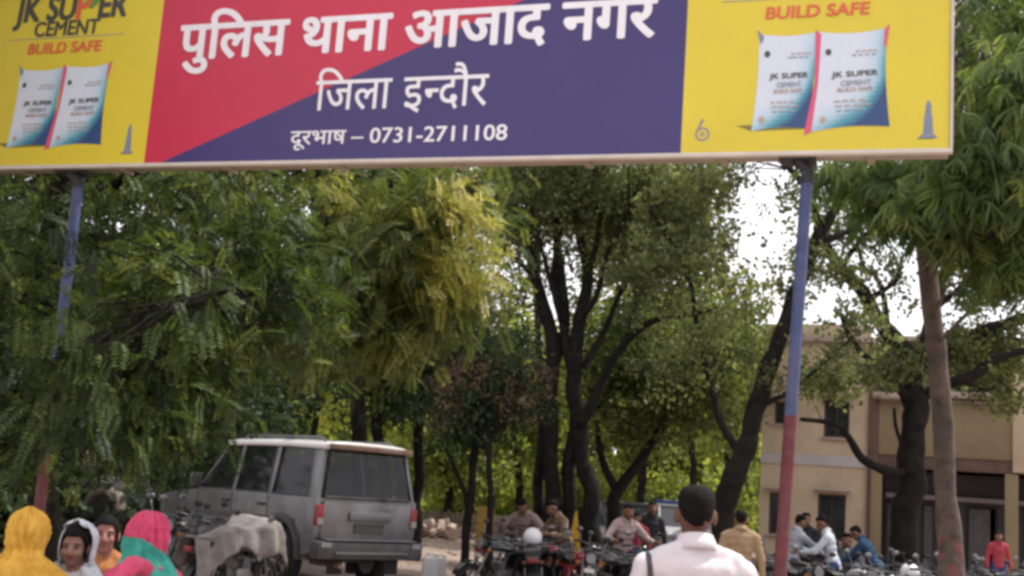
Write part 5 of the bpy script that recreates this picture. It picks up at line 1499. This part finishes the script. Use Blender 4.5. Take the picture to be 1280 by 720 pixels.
        b.tube([t0, t1, t2], [.013, .0115, .009], 7); b.ball(t2, .009, 7, 5)
    fuse(b, 'body', skin, root, .0085 if detail else .0125, 3)
    if face or detail:
        for s_ in (-1, 1):
            e_ = MB().ball(hp(s_ * .032, .073, .000), [.0135, .0105, .0060], 10, 8, rot=rot).obj('eye', eye_w, root, smooth=True)
            MB().ball(hp(s_ * .032, .0825, .000), [.0068, .004, .0068], 8, 6, rot=rot).obj('iris', eye_d, e_, smooth=True)
            MB().tube([hp(s_ * .016, .087, .018), hp(s_ * .036, .085, .025), hp(s_ * .056, .070, .018)], [.002, .0026, .0012], 6).obj('eyebrow', hair_m, root, smooth=True)
        mb_ = MB(); mb_.tube([hp(-.025, .078, -.068), hp(-.01, .091, -.064), hp(0, .090, -.0665), hp(.01, .091, -.064), hp(.025, .078, -.068)], [.003, .0055, .005, .0055, .003], 6)
        mb_.tube([hp(-.024, .078, -.070), hp(0, .091, -.076), hp(.024, .078, -.070)], [.003, .007, .003], 6)
        mb_.obj('lips', lip_m, root, smooth=True)
    # hair
    if hair:
        h = MB(); V = []; n, m_ = 28, 12
        g = .007 if hair == 'short' else .014
        for j in range(m_ + 1):
            for i in range(n):
                a = 2 * math.pi * i / n
                fr_ = math.sin(a)                                   # 1 = front
                c0 = .35 if hair == 'short' else .72
                low = (1.08 if fr_ > c0 else (1.08 + (c0 - fr_) * (1.0 if hair == 'short' else 2.6)))
                if hair == 'short': low = min(low, 1.72 + .75 * max(0, -fr_ - .15))
                else: low = min(low, 2.5)
                t = j / m_ * low
                rr = g * (1.15 - 1.2 * (j / m_) ** 3 if hair == 'short' else 1) + (.012 * math.sin(2 * t) ** 2 * (1 if hair == 'short' and t < 1.57 else 0))
                p = hp(0, -.012, .018) + rot @ Vector((math.sin(t) * math.cos(a) * (.076 + rr), math.sin(t) * math.sin(a) * (.094 + rr), math.cos(t) * (.098 + rr))) * (k / 1.7)
                p += (p - hc).normalized() * .005 * noise.noise(p * 45)
                V.append(p)
        Fc = [(j * n + i, (j + 1) * n + i, (j + 1) * n + (i + 1) % n, j * n + (i + 1) % n) for j in range(m_) for i in range(n)]
        ho = h.add(V, Fc).obj('hair', hair_m, root, smooth=True, sharp=80)
        so = ho.modifiers.new('t', 'SOLIDIFY'); so.thickness = .012; so.offset = -1
    # shirt
    if shirt:
        s = MB(); torso(s, .012)
        if long_shirt > 0:
            for q in range(4): s.ball(Vector((0, 0, hipz - long_shirt * (q + 1) / 4)), (.098 * k * W + .012, .075 * k + .014, .06), 14, 8)
        else: s.ball(Vector((0, 0, hipz - .03)), (.094 * k * W + .014, .07 * k + .012, .07), 14, 8)
        for i in (0, 1): arm(s, .011, .88 if sleeves == 'long' else 0, i) if sleeves == 'long' else capsule(s, sh[i], arms[i][0].lerp(sh[i], .12), .033 * k + .014, .030 * k + .014)
        capsule(s, neck0 - (neck1 - neck0) * .4, neck0 + (neck1 - neck0) * .3, .046 * k, .037 * k)
        fuse(s, 'shirt', shirt, root, .010 if detail else .0145, 4, wrinkle=.007, wscale=8)
        if collar:
            V = []; n = 28
            ax = (neck1 - neck0).normalized(); sx = Vector((1, 0, 0)); sy = ax.cross(sx)
            for j, (h_, r_) in enumerate(((-.012, .050), (.004, .0435), (.026, .0405), (.030, .0430), (.010, .0500), (-.010, .056))):
                for i in range(n):
                    a = R(112) + R(316) * i / (n - 1)
                    dip = -.012 * max(0, math.sin(a)) 
                    V.append(neck0 + ax * (h_ + .022 + dip) * k + sx * math.cos(a) * r_ * k + sy * math.sin(a) * r_ * k)
            Fc = [(j * n + i, j * n + i + 1, (j + 1) * n + i + 1, (j + 1) * n + i) for j in range(5) for i in range(n - 1)]
            co = MB().add(V, Fc).obj('collar', shirt, root, smooth=True, sharp=60)
            co.modifiers.new('t', 'SOLIDIFY').thickness = .004
    if legs:
        t = MB()
        t.ball(Vector((0, 0, hipz)), (.094 * k * (.5 + W / 2) + .008, .070 * k + .006, .075), 14, 8)
        for i in (0, 1): leg(t, .012, .93, i)
        fuse(t, 'trousers', legs, root, .0145, 3, wrinkle=.005, wscale=8)
    for i in (0, 1):
        f_ = kn[i][1]
        MB().ball(f_ + Vector((0, .05, -.012)), (.042, .115, .036), 12, 8).obj('shoe', shoes or black_pl, root, smooth=True)
    root_info = dict(root=root, up=up, hp=hp, hc=hc, sh=sh, arms=arms, k=k, neck0=neck0, neck1=neck1, rot=rot, hipz=hipz)
    return root_info
def drape(info, name, m, rows, parent=None, wr=.012, thick=.005, seed=0.0, n=110):
    """cloth wound round head and shoulders. rows: (centre point, rx, ry, open angle, gap direction angle)"""
    V = []
    up = info['up']
    sub = []
    for a, b in zip(rows[:-1], rows[1:]):
        for q in range(6):
            t = q / 6; t = t * t * (3 - 2 * t) * .5 + t * .5
            sub.append(tuple((Vector(a[0]).lerp(Vector(b[0]), t), *[a[i] * (1 - t) + b[i] * t for i in range(1, 5)])))
    sub.append(rows[-1])
    for j, (c, rx, ry, op, di) in enumerate(sub):
        for i in range(n + 1):
            a = di + op / 2 + (2 * math.pi - op) * i / n
            p = Vector(c) + Vector((math.cos(a) * rx, math.sin(a) * ry, 0))
            f = noise.noise(Vector((math.cos(a) * 3.2 + seed, math.sin(a) * 3.2, p.z * 3.0))) + .6 * noise.noise(Vector((math.cos(a) * 9, math.sin(a) * 9 + seed, p.z * 5 + a)))
            rd = 1 - abs(noise.noise(Vector((a * 1.9 + seed, p.z * 5 + a * .8, seed)))) * 2.6
            f += (1.1 * max(0, rd) ** 2 + .45 * math.sin(a * 15 + p.z * 26 + 3 * noise.noise(p * 6))) * min(1, j / 14)
            p += (p - Vector(c)).normalized() * wr * f
            V.append(p)
    W = n + 1
    Fc = [(j * W + i, j * W + i + 1, (j + 1) * W + i + 1, (j + 1) * W + i) for j in range(len(sub) - 1) for i in range(n)]
    o = MB().add(V, Fc).obj(name, m, parent or info['root'], smooth=True, sharp=80)
    o.modifiers.new('t', 'SOLIDIFY').thickness = thick
    return o
def scarf_rows(info, open0=0.0, open1=0.0, shoulder=1.0, drop=.5, dirn=math.pi / 2, hd=1.0, tight=1.0):
    hp, up, k = info['hp'], info['up'], info['k']
    C = hp(0, -.014, .018)
    rows = [(C + Vector((0, -.0, .122)), .004, .004, .0, dirn)]
    for (dz, r) in ((.118, .30), (.105, .52), (.08, .74), (.045, .92), (.0, 1.0), (-.05, .98), (-.095, .88)):
        o = open0 * (1 if dz < .09 else .45)
        rows.append((C + Vector((0, 0, dz * hd)), .098 * r * hd, .116 * r * hd, o, dirn))
    n0 = up(0, -.01, .855 * k)
    rows.append((n0, .088 * tight, .092 * tight, open1, dirn))
    rows.append((up(0, -.012, .828 * k), .118 * shoulder, .108, open1, dirn))
    rows.append((up(0, -.012, .80 * k), .165 * shoulder, .118, open1, dirn))
    rows.append((up(0, -.012, .765 * k), .212 * shoulder, .130, open1 * .8, dirn))
    rows.append((up(0, 0, .70 * k), .236 * shoulder, .150, open1 * .5, dirn))
    rows.append((up(0, 0, (.70 - drop * .5) * k), .232 * shoulder, .165, 0, dirn))
    rows.append((up(0, 0, (.70 - drop) * k), .230 * shoulder, .175, 0, dirn))
    return rows
def at(x, D):
    g = P(x, 640, D); g.z = gz(g.x, g.y); return g
def height_for(x, ytop, D):
    p = P(x, ytop, D); return p.z - gz(p.x, p.y)
# --- the big man in the pale pink uniform shirt, from behind
pink = mat('pale_pink_cotton', (.62, .56, .585), .85, .03, 3, .2, 60)
khaki_tr = mat('khaki_trouser', (.22, .17, .11), .9, .08, 6, .1, 60)
D_ = 5.25; g = at(872, D_); hh = height_for(877, 603, D_) * .995
pm = person('big man in a pale pink short-haired, seen from behind walking towards the bikes', g, R(4), hh, shirt=pink, legs=khaki_tr, skin=mat('deep_skin', (.135, .06, .042), .6, .08, 6, .05, 40), detail=True, width=1.10, head=(R(-6), R(2)))
pm['root']['label'] = 'man in a pale pink shirt with a shoulder cord, seen from behind at the bottom'
up = pm['up']; k = pm['k']
# shoulder strap with lanyard cord on the left shoulder
cord = mat('dark_cord', (.06, .05, .06), .8, .2, 20); brass = mat('brass_cord', (.34, .24, .12), .6, .2, 20)
sL = pm['sh'][0]
M_ = Matrix.Translation(sL + Vector((.015, -.0, .052 * 1)))
MB(Matrix.Translation(sL + Vector((.03, 0, .0)))).prism([(.05, .052), (.0, .062), (-.045, .047), (-.047, .052), (.0, .068), (.05, .058)], -.022, .022).obj('shoulder_strap', pink, pm['root'], bevel=.002)
MB().tube([sL + Vector((.0, .04, .052)), sL + Vector((-.002, .0, .066)), sL + Vector((-.006, -.045, .052)), sL + Vector((-.004, -.072, .01)), sL + Vector((-.0, -.082, -.05))], .012, 8).obj('shoulder_cord', cord, pm['root'], smooth=True)
MB().tube([sL + Vector((0, -.082, -.05)), sL + Vector((.004, -.088, -.12)), sL + Vector((.0, -.092, -.22)), sL + Vector((-.03, -.08, -.3))], .010, 8).obj('shoulder_cord', brass, pm['root'], smooth=True)
MB().box(tuple(sL + Vector((-.0, -.083, -.045))), (.028, .012, .012)).obj('cord_buckle', chrome, pm['root'], bevel=.003)
# --- women at the bottom left
yel_c = mat('mustard_cloth', (.50, .25, .025), .85, .1, 14, .35, 90, col2=(.72, .42, .07))
white_c = mat('white_cloth', (.50, .50, .58), .85, .06, 9, .3, 90, col2=(.66, .66, .70))
green_c = mat('teal_green_cloth', (.02, .20, .17), .8, .12, 10, .35, 90, col2=(.06, .42, .33)); rose_c = mat('rose_red_cloth', (.45, .03, .09), .75, .12, 9, .3, 90, col2=(.66, .08, .18))
brown_c = mat('brown_orange_cloth', (.24, .10, .06), .85, .2, 8, .2, 30)
darkdress = mat('dark_dress', (.05, .035, .06), .9, .2, 6)
def woman(label, x, ytop, D, rz, scarf_m, open0, open1, dress, face=False, skin=skin_l, turn=(0, 0), seed=0.0, hands=None, width=.92, drop=.5, shoulder=1.0, hd=1.0):
    g = at(x, D); H = height_for(x, ytop, D) / 1.015
    inf = person(label, g, rz, H, shirt=dress, legs=dress, skin=skin, hair='long', face=face, detail=face, head=turn, width=width, collar=False, hands=hands, long_shirt=.35)
    if scarf_m: drape(inf, 'head_scarf', scarf_m, scarf_rows(inf, open0, open1, drop=drop, shoulder=shoulder, hd=hd), seed=seed)
    return inf
wy = woman('woman wrapped head to waist in a mustard yellow scarf, seen from behind', 36, 634, 6.3, R(8), yel_c, .3, .2, yel_c, seed=1.3, drop=.42, shoulder=1.3, hd=.9)
ww = woman('woman with a white scarf over black hair, facing the camera', 103, 651, 6.6, R(172), white_c, 3.0, 1.5, white_c, face=True, turn=(R(10), R(4)), seed=4.2, hd=.94)
wb = woman('bareheaded dark-haired woman in orange print standing behind the one in white', 137, 638, 7.2, R(186), None, 0, 0, mat('orange_print_cloth', (.42, .20, .05), .85, .3, 30, .2, 30, col2=(.30, .06, .05)), face=True, turn=(R(8), 0), seed=7.7, skin=mat('reddish_skin', (.26, .11, .085), .55, .06, 6), hd=.93)
wg = woman('woman in a teal green wrap with a rose red head cloth, turned away', 189, 640, 6.4, R(28), None, 0, 0, rose_c, seed=2.2)
# her rose head cloth, and the green wrap that starts at the cheek and runs over the shoulder
rr = scarf_rows(wg, .4, .2, drop=.1)
drape(wg, 'head_cloth', rose_c, rr[:10], seed=2.0)
C = wg['hp'](0, -.014, .018); k = wg['k']; u_ = wg['up']
gr = [(C + Vector((-.006, .0, -.01)), .112, .128, 2.9, R(-35)), (C + Vector((-.006, 0, -.06)), .112, .126, 1.2, R(-35)), (u_(0, -.01, .85 * k), .112, .108, .0, 0), (u_(0, -.012, .81 * k), .150, .128, 0, 0), (u_(.01, -.012, .77 * k), .222, .15, 0, 0),
      (u_(0, 0, .70 * k), .246, .165, 0, 0), (u_(0, 0, .5 * k), .245, .18, 0, 0), (u_(0, 0, .28 * k), .24, .19, 0, 0)]
drape(wg, 'green_wrap', green_c, gr, seed=5.5, wr=.010)
# rose sleeve raised in front of her
e0 = P(172, 712, 5.45)
# a woman's bent arm in rose cloth belongs to the green-wrapped woman: her left forearm
bpy.context.view_layer.update()
inv = wg['root'].matrix_world.inverted()
sleeve = MB()
a_, b_, c_ = inv @ P(184, 712, 6.3), inv @ P(166, 706, 6.1), inv @ P(142, 730, 5.95)
capsule(sleeve, a_, b_, .042, .046, 14); capsule(sleeve, b_, c_, .046, .04, 14)
fuse(sleeve, 'sleeve', rose_c, wg['root'], .01, 4, wrinkle=.006, wscale=12)
# --- people among the bikes (farther, smaller)
def cloth(nm, c, c2=None): return mat(nm, c, .85, .1, 10, .15, 50, col2=c2)
ws = cloth('white_blue_shirt', (.42, .44, .50)); wsh = cloth('white_shirt', (.50, .52, .58)); jeans = cloth('blue_jeans', (.03, .05, .16)); dk = cloth('dark_trousers', (.02, .02, .022)); kh = cloth('khaki_shirt', (.34, .24, .14)); kh2 = cloth('brown_khaki_shirt', (.22, .145, .095))
pk = cloth('pinkish_shirt', (.34, .25, .23)); chk = cloth('pale_checked_shirt', (.42, .31, .29), (.30, .22, .22)); bl = cloth('dark_blue_clothes', (.02, .06, .13)); rdm = cloth('red_shirt', (.34, .04, .06)); blk = cloth('black_shirt', (.02, .02, .024)); 
def far_person(label, x, ytop, D, rz, H=None, **kw):
    g = at(x, D)
    return person(label, g, rz, H or 1.66, **kw)
far_person('man in a pale pinkish shirt leaning forward on his motorbike, left of the central stems', 662, 645, 20.0, R(160), lean=R(34), sit=.82, shirt=pk, legs=dk, hands=[Vector((-.3, .52, 1.02)), Vector((.3, .52, 1.02))])
far_person('man in a brown khaki shirt sitting hunched on a motorbike by the central stems', 711, 645, 19.4, R(120), lean=R(26), sit=.82, shirt=kh2, legs=dk, hands=[Vector((-.25, .5, 1.0)), Vector((.25, .5, 1.0))])
far_person('man in a pale checked shirt on a motorbike before the dark grey car', 780, 640, 19.0, R(200), lean=R(12), sit=.80, shirt=chk, legs=dk, hands=[Vector((-.34, .42, 1.0)), Vector((.34, .42, 1.0))])
far_person('man in black standing between the two parked cars', 815, 636, 22.0, R(185), 1.62, shirt=blk, legs=dk)
far_person('man in a red shirt just right of the checked-shirt man, mostly hidden by bikes', 797, 650, 21.0, R(170), 1.45, lean=R(15), shirt=rdm, legs=dk)
far_person('man in a khaki uniform shirt standing beside the curving trunk, seen from behind', 927, 640, 15.5, R(-10), 1.60, shirt=kh, legs=kh, width=1.1)
far_person('man in a pale blue-white shirt reaching right from behind the red post', 990, 645, 19.0, R(-68), 1.60, lean=R(12), shirt=ws, legs=dk, hands=[Vector((-.22, .52, 1.02)), Vector((.12, .56, .98))], head=(0, R(10)))
far_person('dark-haired man in black behind the outstretched arm', 1008, 645, 21.5, R(160), 1.62, shirt=blk, legs=dk)
far_person('man in a white shirt and blue jeans leaning left over a motorbike', 1044, 645, 18.6, R(72), 1.62, lean=R(14), shirt=wsh, legs=jeans, hands=[Vector((-.16, .50, 1.02)), Vector((.2, .5, .98))], head=(0, R(12)))
far_person('dark-haired man bending low between the two men in white', 1026, 655, 20.2, R(190), 1.55, lean=R(30), shirt=blk, legs=dk)
far_person('dark-haired man sitting right of the man in blue jeans', 1061, 668, 20.5, R(150), sit=.55, lean=R(6), shirt=cloth('grey_shirt', (.16, .16, .17)), legs=dk, hands=[Vector((-.3, .42, .7)), Vector((.3, .42, .7))], feet=[(-.15, .35, .08), (.15, .35, .08)])
far_person('person in dark blue bending over bikes left of the forked trunk', 1099, 668, 19.5, R(60), 1.58, lean=R(32), shirt=bl, legs=bl, hands=[Vector((-.16, .62, .8)), Vector((.16, .62, .8))])
far_person('person in a red shirt standing by the ochre verandah pillar at the right', 1248, 672, 26.5, R(175), 1.5, shirt=rdm, legs=jeans)
